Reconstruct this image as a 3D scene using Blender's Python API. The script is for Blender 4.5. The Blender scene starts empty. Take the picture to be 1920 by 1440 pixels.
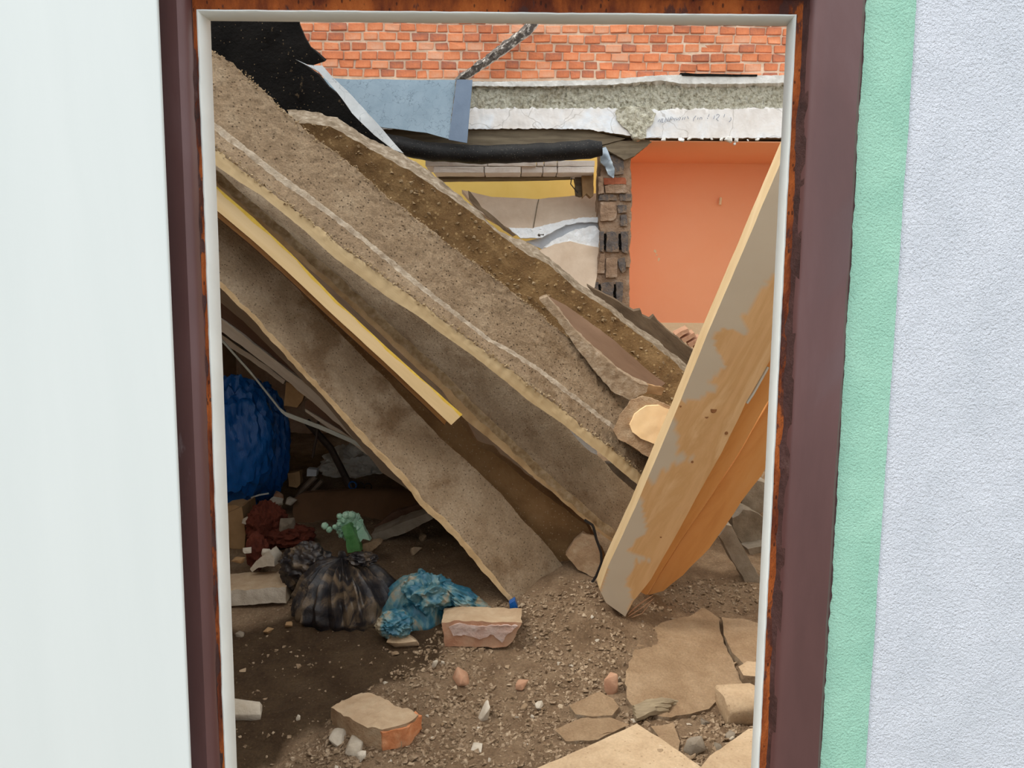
import bpy, bmesh, math, random
import numpy as np
from mathutils import Vector, Matrix, noise

# ------------------------------------------------------------------ camera, sky, exposure
SC = bpy.context.scene
COL = SC.collection
F = 1441.0
PITCH, ROLL = math.radians(6.7), math.radians(0.5)
CAMPOS = Vector((0, 0, 1.6))
ROT = Matrix.Rotation(math.pi / 2 - PITCH, 4, 'X') @ Matrix.Rotation(ROLL, 4, 'Z')
cd = bpy.data.cameras.new('camera'); cam = bpy.data.objects.new('camera', cd); COL.objects.link(cam)
cd.sensor_width = 36; cd.lens = 36 * F / 1920; cd.clip_start = 0.05
cam.matrix_world = Matrix.Translation(CAMPOS) @ ROT
SC.camera = cam
SC.view_settings.view_transform = 'Standard'
SC.view_settings.look = 'None'
SC.view_settings.gamma = 1
SC.view_settings.use_curve_mapping = False
SC.view_settings.exposure = 0.0

W = bpy.data.worlds.new('sky'); SC.world = W; W.use_nodes = True
wn = W.node_tree.nodes; wl = W.node_tree.links
bg = wn['Background']
tc = wn.new('ShaderNodeTexCoord'); sp = wn.new('ShaderNodeSeparateXYZ'); rp = wn.new('ShaderNodeValToRGB')
wl.new(tc.outputs['Generated'], sp.inputs[0]); wl.new(sp.outputs['Z'], rp.inputs[0]); wl.new(rp.outputs[0], bg.inputs[0])
rp.color_ramp.elements[0].position = 0.0; rp.color_ramp.elements[0].color = (0.72, 0.78, 0.84, 1)
rp.color_ramp.elements[1].position = 0.9; rp.color_ramp.elements[1].color = (0.98, 1.0, 1.0, 1)
bg.inputs[1].default_value = 1.95
sd = bpy.data.lights.new('sun', 'SUN'); sun = bpy.data.objects.new('sun', sd); COL.objects.link(sun)
sd.energy = 1.9; sd.angle = math.radians(14); sd.color = (1, 0.95, 0.86)
sun.rotation_euler = (math.radians(34), 0, math.radians(-74))

# ------------------------------------------------------------------ helpers
R3 = ROT.to_3x3()
def P(px, py, Y):
    d = R3 @ Vector(((px - 960) / F, -(py - 720) / F, -1.0))
    return CAMPOS + d * (Y / d.y)
def lin(c):
    return tuple(((v / 255) / 12.92 if v / 255 <= .04045 else ((v / 255 + .055) / 1.055) ** 2.4) for v in c) + (1,)
def N3(p, s=1.0, seed=0):
    return noise.noise_vector(Vector(p) * s + Vector((seed * 7.3, seed * 3.1, seed * 1.7)))
def N1(p, s=1.0, seed=0):
    return noise.noise(Vector(p) * s + Vector((seed * 7.3, seed * 3.1, seed * 1.7)))

def mat(name, stops, scale=6, detail=8, rough=.9, bump=.3, bscale=60, bdist=.006, specks=(), spec=.25, stretch=None,
        metal=0, rand=0.0, distort=.3, rot=None, bdetail=6, grain=0.0, stain=None):
    m = bpy.data.materials.new(name); m.use_nodes = True
    n, l = m.node_tree.nodes, m.node_tree.links
    b = n['Principled BSDF']
    b.inputs['Roughness'].default_value = rough
    b.inputs['Specular IOR Level'].default_value = spec
    b.inputs['Metallic'].default_value = metal
    t = n.new('ShaderNodeTexCoord'); src = t.outputs['Object']
    if stretch or rot:
        mp = n.new('ShaderNodeMapping'); l.new(src, mp.inputs[0]); src = mp.outputs[0]
        if rot: 
            mp0 = n.new('ShaderNodeMapping'); l.new(t.outputs['Object'], mp0.inputs[0]); mp0.inputs['Rotation'].default_value = rot
            l.new(mp0.outputs[0], mp.inputs[0])
        if stretch: mp.inputs['Scale'].default_value = stretch
    nz = n.new('ShaderNodeTexNoise'); l.new(src, nz.inputs['Vector'])
    nz.inputs['Scale'].default_value = scale; nz.inputs['Detail'].default_value = detail
    nz.inputs['Roughness'].default_value = .62; nz.inputs['Distortion'].default_value = distort
    fac = nz.outputs['Fac']
    if rand:
        oi = n.new('ShaderNodeObjectInfo'); mr = n.new('ShaderNodeMath'); mr.operation = 'MULTIPLY_ADD'
        l.new(oi.outputs['Random'], mr.inputs[0]); mr.inputs[1].default_value = rand; mr.inputs[2].default_value = -rand / 2
        ad = n.new('ShaderNodeMath'); l.new(fac, ad.inputs[0]); l.new(mr.outputs[0], ad.inputs[1]); fac = ad.outputs[0]
    r = n.new('ShaderNodeValToRGB'); l.new(fac, r.inputs[0])
    cr = r.color_ramp
    while len(cr.elements) < len(stops): cr.elements.new(.5)
    for e, (p, c) in zip(cr.elements, stops): e.position = p; e.color = lin(c)
    col = r.outputs[0]
    h = None
    for (kind, sc_, thr, soft, c, amt) in specks:
        if kind == 'v':
            v = n.new('ShaderNodeTexVoronoi'); v.inputs['Scale'].default_value = sc_; l.new(src, v.inputs['Vector']); f2 = v.outputs['Distance']
        elif kind == 'c':
            v = n.new('ShaderNodeTexVoronoi'); v.feature = 'DISTANCE_TO_EDGE'; v.inputs['Scale'].default_value = sc_
            nd = n.new('ShaderNodeTexNoise'); nd.inputs['Scale'].default_value = sc_ * 2; l.new(src, nd.inputs['Vector'])
            mx = n.new('ShaderNodeMixRGB'); mx.inputs[0].default_value = .12; l.new(src, mx.inputs[1]); l.new(nd.outputs['Color'], mx.inputs[2])
            l.new(mx.outputs[0], v.inputs['Vector']); f2 = v.outputs['Distance']
        else:
            v = n.new('ShaderNodeTexNoise'); v.inputs['Scale'].default_value = sc_; v.inputs['Detail'].default_value = 7
            v.inputs['Roughness'].default_value = .65
            l.new(src, v.inputs['Vector']); f2 = v.outputs['Fac']
        mr = n.new('ShaderNodeMapRange'); l.new(f2, mr.inputs[0])
        mr.inputs[1].default_value = thr; mr.inputs[2].default_value = thr + soft
        mr.inputs[3].default_value = amt; mr.inputs[4].default_value = 0
        mxr = n.new('ShaderNodeMixRGB'); l.new(mr.outputs[0], mxr.inputs[0]); l.new(col, mxr.inputs[1]); mxr.inputs[2].default_value = lin(c)
        col = mxr.outputs[0]
    if stain:
        at = n.new('ShaderNodeAttribute'); at.attribute_name = 'stain'
        mxs = n.new('ShaderNodeMixRGB'); l.new(at.outputs['Fac'], mxs.inputs[0]); l.new(col, mxs.inputs[1]); mxs.inputs[2].default_value = lin(stain); col = mxs.outputs[0]
    if grain:
        gn = n.new('ShaderNodeTexNoise'); l.new(t.outputs['Object'], gn.inputs['Vector']); gn.inputs['Scale'].default_value = bscale * 1.3; gn.inputs['Detail'].default_value = 4
        gm = n.new('ShaderNodeMapRange'); l.new(gn.outputs['Fac'], gm.inputs[0]); gm.inputs[1].default_value = .3; gm.inputs[2].default_value = .7
        gm.inputs[3].default_value = 1 - grain; gm.inputs[4].default_value = 1 + grain * .6
        gx = n.new('ShaderNodeVectorMath'); gx.operation = 'SCALE'; l.new(col, gx.inputs[0]); l.new(gm.outputs[0], gx.inputs['Scale']); col = gx.outputs[0]
    l.new(col, b.inputs['Base Color'])
    if bump:
        bn = n.new('ShaderNodeTexNoise'); l.new(src, bn.inputs['Vector']); bn.inputs['Scale'].default_value = bscale
        bn.inputs['Detail'].default_value = bdetail; bn.inputs['Roughness'].default_value = .7
        bu = n.new('ShaderNodeBump'); bu.inputs['Strength'].default_value = bump; bu.inputs['Distance'].default_value = bdist
        l.new(bn.outputs['Fac'], bu.inputs['Height']); l.new(bu.outputs[0], b.inputs['Normal'])
    return m

class MB:
    def __init__(s): s.v = []; s.f = []; s.m = []
    def add(s, v, f, mi=0):
        o = len(s.v); s.v += [Vector(x) for x in v]
        s.f += [tuple(i + o for i in q) for q in f]; s.m += [mi] * len(f)
    def box(s, a, b, mi=0):
        (x0, y0, z0), (x1, y1, z1) = a, b
        s.add([(x0,y0,z0),(x1,y0,z0),(x1,y1,z0),(x0,y1,z0),(x0,y0,z1),(x1,y0,z1),(x1,y1,z1),(x0,y1,z1)],
              [(0,3,2,1),(4,5,6,7),(0,1,5,4),(1,2,6,5),(2,3,7,6),(3,0,4,7)], mi)
    def tube(s, pts, r, k=8, mi=0, sq=1.0):
        pts = [Vector(p) for p in pts]; n = len(pts); o = []
        for i, p in enumerate(pts):
            t = (pts[min(i+1,n-1)] - pts[max(i-1,0)]).normalized()
            u = t.cross(Vector((0,1,0.01))); u = u.normalized() if u.length > 1e-4 else Vector((1,0,0)); w = t.cross(u).normalized()
            rr = r[i] if isinstance(r, (list, tuple)) else r
            for j in range(k):
                a = 2*math.pi*j/k; o.append(p + u*math.cos(a)*rr*sq + w*math.sin(a)*rr)
        f = [(i*k+j, i*k+(j+1)%k, (i+1)*k+(j+1)%k, (i+1)*k+j) for i in range(n-1) for j in range(k)]
        f += [tuple(range(k))[::-1], tuple((n-1)*k+j for j in range(k))]
        s.add(o, f, mi)

def build(name, mb, mats, parent=None, label=None, cat=None, group=None, kind=None, smooth=False, fix=True):
    me = bpy.data.meshes.new(name)
    vs = mb.v
    xs = [v.x for v in vs]; ys = [v.y for v in vs]; zs = [v.z for v in vs]
    o0 = Vector(((min(xs)+max(xs))/2, (min(ys)+max(ys))/2, min(zs)))
    me.from_pydata([tuple(v - o0) for v in vs], [], mb.f)
    if not isinstance(mats, (list, tuple)): mats = [mats]
    for m in mats: me.materials.append(m)
    me.polygons.foreach_set('material_index', mb.m)
    if smooth: me.polygons.foreach_set('use_smooth', [True]*len(mb.f))
    me.update()
    if fix:
        bm = bmesh.new(); bm.from_mesh(me); bmesh.ops.recalc_face_normals(bm, faces=bm.faces); bm.to_mesh(me); bm.free()
    if smooth:
        try: me.set_sharp_from_angle(angle=math.radians(42))
        except Exception: pass
    o = bpy.data.objects.new(name, me); COL.objects.link(o); o.location = o0
    if parent is not None:
        bpy.context.view_layer.update() if False else None
        o.parent = parent; o.matrix_parent_inverse = Matrix.Translation(-world_loc(parent))
    tag(o, label, cat, group, kind)
    return o
def world_loc(o):
    # all objects here are only translated; parents are linked with an inverse of their translation
    return Vector(o.get('_w', o.location)) if False else Vector(o.location)
def tag(o, label=None, cat=None, group=None, kind=None):
    if label: o['label'] = label
    if cat: o['category'] = cat
    if group: o['group'] = group
    if kind: o['kind'] = kind
def empty(name, loc, label=None, cat=None, group=None, kind=None):
    o = bpy.data.objects.new(name, None); COL.objects.link(o); o.location = loc; o.empty_display_size = .1
    tag(o, label, cat, group, kind); return o

def resample(pts, n):
    d = [0]
    for a, b in zip(pts, pts[1:]): d.append(d[-1] + (b - a).length)
    out = []; j = 0
    for i in range(n):
        t = d[-1] * i / (n - 1)
        while j < len(d) - 2 and d[j+1] < t: j += 1
        k = (t - d[j]) / max(d[j+1] - d[j], 1e-9)
        out.append(pts[j].lerp(pts[j+1], min(max(k, 0), 1)))
    return out
def rail(pts, y0, y1):
    x0, x1 = pts[0][0], pts[-1][0]
    return [P(x, y, y0 + (y1 - y0) * (x - x0) / (x1 - x0)) for x, y in pts]
def toleft(r):
    d = (r[0] - r[3]).normalized()
    return [r[0] + d * max(0, (r[0].x + 2.215) / -d.x)] + r
def shift(r, v): return [p + Vector(v) for p in r]

def loft(rails, n=120, sub=None, mats=None, amp=None, freq=25, seed=1, closed=True):
    """surface through consecutive rails; amp = roughness in metres per rail"""
    rs = [resample(r, n) for r in rails]; k = len(rs)
    rows, mi = [], []
    cnt = k if closed else k - 1
    for i in range(cnt):
        j = (i + 1) % k; s = (sub[i] if sub else 3)
        for a in range(s):
            t = a / s
            am = (amp[i] * (1 - t) + amp[j] * t) if amp else 0
            row = []
            for p, q in zip(rs[i], rs[j]):
                c = p.lerp(q, t)
                if am: c = c + N3(c, freq, seed) * am + N3(c, freq * 3.1, seed + 3) * am * .5
                row.append(c)
            rows.append(row); mi.append(mats[i] if mats else 0)
    if not closed: rows.append(rs[-1])
    mb = MB(); H = len(rows)
    V = [p for r in rows for p in r]; Fs, Ms = [], []
    for a in range(H if closed else H - 1):
        b = (a + 1) % H
        for x in range(n - 1):
            Fs.append((a*n+x, a*n+x+1, b*n+x+1, b*n+x)); Ms.append(mi[a])
    if closed:
        Fs.append(tuple(a*n for a in range(H))); Ms.append(0)
        Fs.append(tuple(a*n+n-1 for a in range(H))[::-1]); Ms.append(0)
    mb.v = V; mb.f = Fs; mb.m = Ms
    return mb

def chunk(poly, Y, vec=(0, .05, 0), res=.04, amp=.004, freq=25, seed=1, edge=None, front=0, side=0, bev=0):
    """solid from a front outline: Y is one depth, a list per corner, or a function of the pixel; vec is the extrusion"""
    pts = []
    for i, (x, y) in enumerate(poly):
        yy = Y(x, y) if callable(Y) else (Y[i] if isinstance(Y, (list, tuple)) else Y)
        pts.append(P(x, y, yy))
    return solid(pts, vec, res, amp, freq, seed, front, side, bev)
def solid(pts, vec, res=.04, amp=.004, freq=25, seed=1, front=0, side=0, bev=0):
    bm = bmesh.new()
    vs = [bm.verts.new(p) for p in pts]
    f = bm.faces.new(vs); f.material_index = front
    ex = bmesh.ops.extrude_face_region(bm, geom=[f])
    # extrude keeps the original face as the far one; move new verts
    nv = [g for g in ex['geom'] if isinstance(g, bmesh.types.BMVert)]
    for v in nv: v.co += Vector(vec)
    bm.faces.ensure_lookup_table()
    if f.is_valid is False or f not in bm.faces: pass
    have = [fc for fc in bm.faces if all(v in vs for v in fc.verts) and len(fc.verts) == len(vs)]
    if not have:
        f2 = bm.faces.new(vs); f2.material_index = front
    for fc in bm.faces:
        on = sum(1 for v in fc.verts if v in vs)
        fc.material_index = front if on == len(fc.verts) else side
    if bev:
        bmesh.ops.bevel(bm, geom=list(bm.edges), offset=bev, segments=1, affect='EDGES', clamp_overlap=True)
    bmesh.ops.triangulate(bm, faces=bm.faces)
    for it in range(7):
        es = [e for e in bm.edges if e.calc_length() > res * 1.5]
        if not es or len(bm.faces) > 14000: break
        bmesh.ops.subdivide_edges(bm, edges=es, cuts=1)
        bmesh.ops.triangulate(bm, faces=[q for q in bm.faces if len(q.verts) > 3])
    if amp:
        for v in bm.verts:
            c = v.co.copy(); v.co += N3(c, freq, seed) * amp + N3(c, freq * 3.3, seed + 2) * amp * .45
    bmesh.ops.recalc_face_normals(bm, faces=bm.faces)
    mb = MB(); bm.verts.index_update()
    mb.v = [v.co.copy() for v in bm.verts]; mb.f = [tuple(v.index for v in q.verts) for q in bm.faces]; mb.m = [q.material_index for q in bm.faces]
    bm.free(); return mb

def blob(c, r, seed=1, amp=.15, freq=3, sub=4, ridge=True, flat=None, rot=0, tilt=0, fold=1.0):
    bm = bmesh.new(); bmesh.ops.create_icosphere(bm, subdivisions=sub, radius=1)
    M = Matrix.Rotation(rot, 3, 'Z') @ Matrix.Rotation(tilt, 3, 'Y')
    out = []
    for v in bm.verts:
        d = v.co.normalized(); q = Vector((d.x, d.y, d.z*fold)) * freq + Vector((seed * 5.1, seed * 2.3, seed * 3.7))
        if ridge:
            n_ = 1 - 2 * abs(noise.noise(q)) + .6 * (1 - 2 * abs(noise.noise(q * 2.3))) + .3 * (1 - 2 * abs(noise.noise(q * 4.9)))
            n_ -= .9
        else:
            n_ = noise.noise(q) + .5 * noise.noise(q * 2.1) + .25 * noise.noise(q * 4.3)
        k = 1 + amp * n_
        p = Vector((d.x * r[0], d.y * r[1], d.z * r[2])) * k
        p = M @ p
        if flat is not None and p.z < flat: p.z = flat + (p.z - flat) * .15
        out.append(Vector(c) + p)
    mb = MB(); bm.verts.index_update()
    mb.v = out; mb.f = [tuple(v.index for v in q.verts) for q in bm.faces]; mb.m = [0] * len(mb.f)
    bm.free(); return mb

def rock(r, seed, nrm=14, rough=.06):
    """angular fragment: convex hull of random points, lightly broken"""
    rnd = random.Random(seed); bm = bmesh.new()
    for _ in range(nrm):
        d = Vector((rnd.gauss(0,1), rnd.gauss(0,1), rnd.gauss(0,1))).normalized()
        d = Vector([max(-.72, min(.72, q)) for q in d]) / .72 * rnd.uniform(.82, 1)
        bm.verts.new((d.x*r[0], d.y*r[1], d.z*r[2]))
    h = bmesh.ops.convex_hull(bm, input=bm.verts)
    bmesh.ops.delete(bm, geom=list({g for g in h['geom_interior'] if isinstance(g, bmesh.types.BMVert)}), context='VERTS')
    bmesh.ops.bevel(bm, geom=list(bm.edges), offset=min(r)*.10, segments=1, affect='EDGES', clamp_overlap=True)
    bmesh.ops.triangulate(bm, faces=bm.faces)
    if rough:
        bmesh.ops.subdivide_edges(bm, edges=[e for e in bm.edges if e.calc_length() > min(r)*.6], cuts=1)
        bmesh.ops.triangulate(bm, faces=bm.faces)
        for v in bm.verts: v.co += N3(v.co, 1.6/min(r), seed) * min(r) * rough
    mb = MB(); bm.verts.index_update()
    mb.v = [v.co.copy() for v in bm.verts]; mb.f = [tuple(v.index for v in q.verts) for q in bm.faces]; mb.m = [0]*len(mb.f)
    bm.free(); return mb
def moved(mb, loc, rz=0, tilt=(0,0)):
    M = Matrix.Rotation(rz,3,'Z') @ Matrix.Rotation(tilt[0],3,'X') @ Matrix.Rotation(tilt[1],3,'Y')
    mb.v = [Vector(loc) + M @ v for v in mb.v]; return mb
def join(*ms):
    a = MB()
    for m in ms:
        o = len(a.v); a.v += m.v; a.f += [tuple(i+o for i in q) for q in m.f]; a.m += m.m
    return a

# ------------------------------------------------------------------ materials
BEAM_ROT = (0, math.radians(-40), 0)
m_panel = mat('white_sheet', [(.3,(196,201,199)),(.7,(204,208,206))], scale=3, stretch=(1,1,.15), rough=.45, bump=.06, bscale=30, bdist=.002,
              specks=[('n',3.2,.30,.06,(184,190,188),.35)])
m_stucco = mat('white_stucco', [(.3,(196,200,208)),(.7,(208,211,219))], scale=10, rough=.9, bump=.9, bscale=260, bdist=.007, bdetail=2)
m_green = mat('mint_stucco', [(.3,(140,186,166)),(.7,(158,202,181))], scale=9, rough=.9, bump=.8, bscale=280, bdist=.006, bdetail=2)
m_brown = mat('brown_enamel', [(.25,(72,46,44)),(.5,(88,58,56)),(.75,(102,76,76))], scale=5, stretch=(1,1,.25), rough=.38, bump=.12, bscale=45, bdist=.003, spec=.4,
              specks=[('n',9,.30,.05,(150,140,142),.45)])
m_brownedge = mat('brown_paint_on_stucco', [(.3,(62,42,42)),(.7,(84,60,60))], scale=12, rough=.6, bump=1, bscale=130, bdist=.008)
m_brownraw = mat('flaky_brown_paint', [(.3,(48,28,24)),(.6,(76,48,44)),(.8,(104,80,74))], scale=30, rough=.6, bump=.8, bscale=120, bdist=.006)
m_rust = mat('rust', [(.28,(58,26,16)),(.42,(96,42,20)),(.56,(150,76,30)),(.72,(176,98,44))], scale=16, rough=.85, bump=.9, bscale=90, bdist=.008,
             stretch=(1,1,.45), specks=[('v',120,.16,.06,(48,22,14),.8),('n',17,.40,.03,(66,40,36),.85)])
m_lining = mat('white_jamb_paint', [(.3,(202,204,200)),(.7,(216,218,214))], scale=7, rough=.5, bump=.1, bscale=40, bdist=.003)
m_con = mat('beam_concrete', [(.25,(150,126,98)),(.5,(178,152,122)),(.75,(200,176,146))], scale=7, rough=.95, bump=1.0, bscale=105, bdist=.022, grain=.24,
            specks=[('v',52,.16,.07,(84,66,48),.8),('n',3,.36,.1,(140,112,80),.6)])
m_con2 = mat('dusty_beam_concrete', [(.25,(144,122,96)),(.5,(172,150,123)),(.75,(194,174,148))], scale=6, rough=.95, bump=.8, bscale=95, bdist=.014, grain=.2,
            specks=[('v',62,.15,.06,(90,74,58),.75),('n',4,.38,.1,(122,94,64),.65)])
m_stripe = mat('pale_mortar_stripe', [(.3,(176,156,132)),(.7,(212,198,178))], scale=30, rough=.95, bump=.9, bscale=100, bdist=.01)
m_crumb = mat('crumbled_edge', [(.25,(150,122,84)),(.5,(194,168,130)),(.75,(226,206,174))], scale=34, rough=.95, bump=1.0, bscale=110, bdist=.012)
m_lip = mat('smooth_cream_edge', [(.25,(178,152,112)),(.5,(196,172,132)),(.8,(210,188,148))], scale=5, stretch=(.4,1,3), rot=BEAM_ROT, rough=.85, bump=.25, bscale=60, bdist=.004)
m_rim2 = mat('tan_edge', [(.25,(172,142,102)),(.5,(200,170,128)),(.8,(218,192,152))], scale=9, rough=.9, bump=.6, bscale=70, bdist=.006)
m_ply = mat('dusty_plank', [(.25,(192,164,118)),(.5,(206,178,132)),(.8,(216,192,150))], scale=7, stretch=(.15,1,2.2), rot=BEAM_ROT, rough=.7, bump=.15, bscale=60, bdist=.003)
m_yellow = mat('yellow_edge_paint', [(.3,(196,158,52)),(.7,(222,190,84))], scale=20, rough=.7, bump=.2)
m_plyedge = mat('plank_raw_edge', [(.3,(150,104,56)),(.7,(188,142,84))], scale=20, stretch=(.2,1,3), rot=BEAM_ROT, rough=.8)
m_dustslope = mat('dirt_crusted_slab', [(.25,(112,82,52)),(.5,(140,108,72)),(.75,(164,132,94))], scale=5, rough=1, bump=.8, bscale=50, bdist=.01,
                  specks=[('v',60,.14,.06,(176,150,116),.7)])
m_earth_slab = mat('earthy_aggregate', [(.25,(92,68,42)),(.5,(122,94,60)),(.75,(150,122,84))], scale=7, rough=.95, bump=.8, bscale=80, bdist=.012, grain=.15,
                   specks=[('v',26,.16,.03,(168,140,98),.75),('v',55,.15,.04,(150,124,84),.7)])
m_screed = mat('rough_screed_top', [(.25,(96,82,64)),(.5,(138,122,102)),(.75,(186,174,156))], scale=24, rough=.95, bump=1.0, bscale=80, bdist=.012)
m_black = mat('black_bitumen', [(.3,(9,8,7)),(.7,(20,17,15))], scale=8, rough=.8, bump=.8, bscale=40, bdist=.02, spec=.12,
              specks=[('n',16,.33,.04,(96,80,60),.75),('v',38,.09,.03,(130,112,86),.8)])
m_roll = mat('black_roll', [(.3,(14,13,13)),(.7,(34,32,31))], scale=9, rough=.5, bump=.5, bscale=50, bdist=.008, specks=[('v',70,.10,.03,(150,140,126),.7)])
m_felt = mat('grey_felt', [(.3,(126,146,160)),(.7,(146,164,177))], scale=5, rough=.6, bump=.2, bscale=40, specks=[('c',11,.006,.012,(96,112,124),.7)])
m_felt2 = mat('slate_felt', [(.3,(104,120,140)),(.7,(120,136,156))], scale=6, rough=.5, bump=.2)
m_flash = mat('pale_weathered_sheet', [(.3,(176,182,186)),(.7,(206,210,212))], scale=7, rough=.5, bump=.3, bscale=30, specks=[('c',9,.006,.012,(130,136,140),.6)])
m_brick = mat('clay_brick', [(.18,(150,98,82)),(.34,(186,112,80)),(.5,(206,124,84)),(.64,(214,138,98)),(.85,(212,158,128))], scale=9, rough=.95, bump=.6, bscale=70, bdist=.006, rand=.55)
m_mortar = mat('pale_pink_mortar', [(.3,(204,170,142)),(.7,(230,204,178))], scale=12, rough=1, bump=.8, bscale=60, bdist=.01)
m_lip_c = mat('lintel_cap', [(.3,(192,189,182)),(.7,(222,220,215))], scale=12, rough=.9, bump=.6, bscale=60, bdist=.01)
m_agg = mat('exposed_aggregate', [(.3,(134,126,102)),(.43,(206,200,176)),(.55,(234,229,208)),(.75,(242,239,226))], scale=42, rough=.95, bump=1.0, bscale=75, bdist=.03,
            specks=[('v',42,.13,.04,(104,94,70),.5),('n',2.2,.36,.1,(150,128,92),.5)])
m_low = mat('lintel_plaster', [(.3,(204,196,188)),(.5,(220,216,212)),(.7,(220,226,232))], scale=4, rough=.9, bump=.4, bscale=60, bdist=.008,
            specks=[('c',4,.004,.01,(150,142,134),.5)])
m_orange = mat('orange_paint', [(.3,(254,180,138)),(.7,(255,186,146))], scale=2, rough=.75, bump=.15, bscale=60, bdist=.002, specks=[('n',7,.27,.03,(250,196,168),.6)])
m_cream = mat('cream_plaster', [(.3,(236,216,176)),(.7,(246,230,198))], scale=6, rough=.9, bump=.4)
m_yellowwall = mat('yellow_paint', [(.3,(234,216,128)),(.7,(242,226,142))], scale=3, rough=.8, bump=.1)
m_pier = mat('old_pier_mortar', [(.25,(136,110,90)),(.5,(176,146,120)),(.75,(204,182,162))], scale=14, rough=.95, bump=1.0, bscale=60, bdist=.02)
m_pierb = mat('charred_block', [(.25,(78,74,76)),(.45,(116,108,104)),(.6,(150,128,108)),(.8,(172,150,130))], scale=18, rough=.9, bump=1, bscale=60, bdist=.02)
m_pierr = mat('red_pier_brick', [(.3,(140,74,50)),(.7,(180,108,78))], scale=16, rough=.9, bump=.8)
m_pale = mat('pale_block', [(.3,(232,220,212)),(.7,(244,236,228))], scale=14, rough=.95, bump=.5, bscale=60, bdist=.006)
m_wooddark = mat('grey_old_wood', [(.3,(96,84,68)),(.7,(140,126,104))], scale=10, stretch=(.3,1,3), rough=.9, bump=.5)
m_tiletan = mat('tan_ceiling_board', [(.3,(196,172,148)),(.7,(218,198,176))], scale=5, rough=.85, bump=.25, specks=[('n',11,.28,.03,(150,128,106),.5)])
m_white = mat('white_foam', [(.3,(240,244,246)),(.7,(252,253,254))], scale=20, rough=.9, bump=.6, bscale=80, bdist=.01)
m_greyw = mat('pale_grey_board', [(.3,(186,190,196)),(.7,(214,217,221))], scale=9, rough=.8, bump=.2)
m_wood = mat('new_timber', [(.25,(204,158,108)),(.42,(222,180,130)),(.52,(212,168,116)),(.62,(228,190,142)),(.8,(214,172,122))], scale=9, stretch=(1,1,.07), rot=(0,math.radians(-23),0), rough=.75, bump=.25, bscale=40, bdist=.003, stain=(204,190,168), distort=.5)
m_wood2 = mat('orange_timber', [(.25,(214,148,84)),(.5,(230,168,102)),(.8,(236,182,120))], scale=8, stretch=(1.2,1,.08), rot=(0,math.radians(-28),0), rough=.75, bump=.2, bscale=40, bdist=.003, distort=.6)
m_splint = mat('splintered_wood', [(.3,(168,124,92)),(.7,(206,164,128))], scale=20, stretch=(.4,1,2), rough=.9, bump=.5)
m_woodedge = mat('timber_sawn_edge', [(.3,(196,166,122)),(.7,(220,196,156))], scale=8, stretch=(1,1,.2), rot=(0,math.radians(-23),0), rough=.85, bump=.3)
m_feltbr = mat('brown_backed_felt', [(.3,(74,60,46)),(.7,(112,94,74))], scale=12, stretch=(.5,1,2), rot=BEAM_ROT, rough=.85, bump=.5)
m_bbrown = mat('brown_board', [(.3,(118,92,72)),(.7,(146,118,96))], scale=4, stretch=(.4,1,2), rot=BEAM_ROT, rough=.8, bump=.15)
m_cavityshade = mat('cavity_shade', [(.3,(66,50,36)),(.7,(92,72,54))], scale=8, rough=1, bump=.6)  # dark colour stands in for shade where the blocking slab shows
m_plasteredge = mat('broken_plaster', [(.25,(128,104,80)),(.5,(164,142,116)),(.75,(196,178,156))], scale=26, rough=.95, bump=1, bscale=80, bdist=.012)
m_blockside = mat('mortar_crusted_brick', [(.25,(150,118,88)),(.5,(182,152,120)),(.7,(200,176,146)),(.85,(196,130,86))], scale=16, rough=.95, bump=1, bscale=70, bdist=.012)
m_peach = mat('peach_plaster_face', [(.3,(240,204,152)),(.7,(246,216,172))], scale=4, rough=.8, bump=.15, specks=[('n',4,.36,.02,(226,172,104),.7)])
m_dirt = None
m_stone = mat('rubble_stone', [(.2,(134,110,84)),(.5,(168,144,116)),(.8,(204,184,158))], scale=14, rough=.95, bump=.7, bscale=90, bdist=.006, rand=.5)
m_gravel = mat('mixed_gravel', [(.3,(98,80,60)),(.45,(136,114,90)),(.56,(156,134,110)),(.68,(188,168,142)),(.8,(150,116,92))], scale=55, rough=.95, bump=.6, bscale=110, bdist=.004, detail=2)
m_stonew = mat('pale_plaster_chip', [(.3,(184,170,150)),(.7,(216,206,190))], scale=14, rough=.95, bump=.7, bscale=90, bdist=.006, rand=.2)
m_stoneg = mat('grey_concrete_chip', [(.3,(120,108,92)),(.7,(160,148,132))], scale=14, rough=.95, bump=.7, bscale=90, bdist=.006, rand=.3)
m_redbrk = mat('dusty_red_brick', [(.25,(170,118,90)),(.5,(188,146,118)),(.75,(196,166,140))], scale=12, rough=.95, bump=.6, bscale=80, bdist=.006)
m_patch = mat('pinkish_mortar', [(.3,(196,160,144)),(.7,(214,196,188))], scale=24, rough=.95, bump=.8, bscale=80, bdist=.008)
m_orbrk = mat('fresh_orange_brick', [(.25,(190,112,68)),(.5,(208,138,94)),(.75,(214,166,128))], scale=16, rough=.95, bump=.7, bscale=80, bdist=.006)
m_dusttop = mat('dusty_brick_top', [(.25,(168,140,110)),(.5,(188,162,132)),(.75,(206,184,154))], scale=9, rough=1, bump=.6, bscale=110, bdist=.006)
m_slabc = mat('cream_floor_slab', [(.25,(176,149,118)),(.5,(198,172,140)),(.75,(212,188,156))], scale=8, rough=.95, bump=.6, bscale=90, bdist=.006, grain=.1, specks=[('v',46,.12,.03,(150,124,96),.6),('n',30,.3,.03,(224,204,176),.7)])
m_slabt = mat('dust_covered_floor_slab', [(.25,(144,116,88)),(.5,(166,139,109)),(.75,(184,158,128))], scale=7, rough=1, bump=.8, bscale=90, bdist=.01, grain=.16, specks=[('v',60,.09,.03,(196,172,140),.6)])
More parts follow.
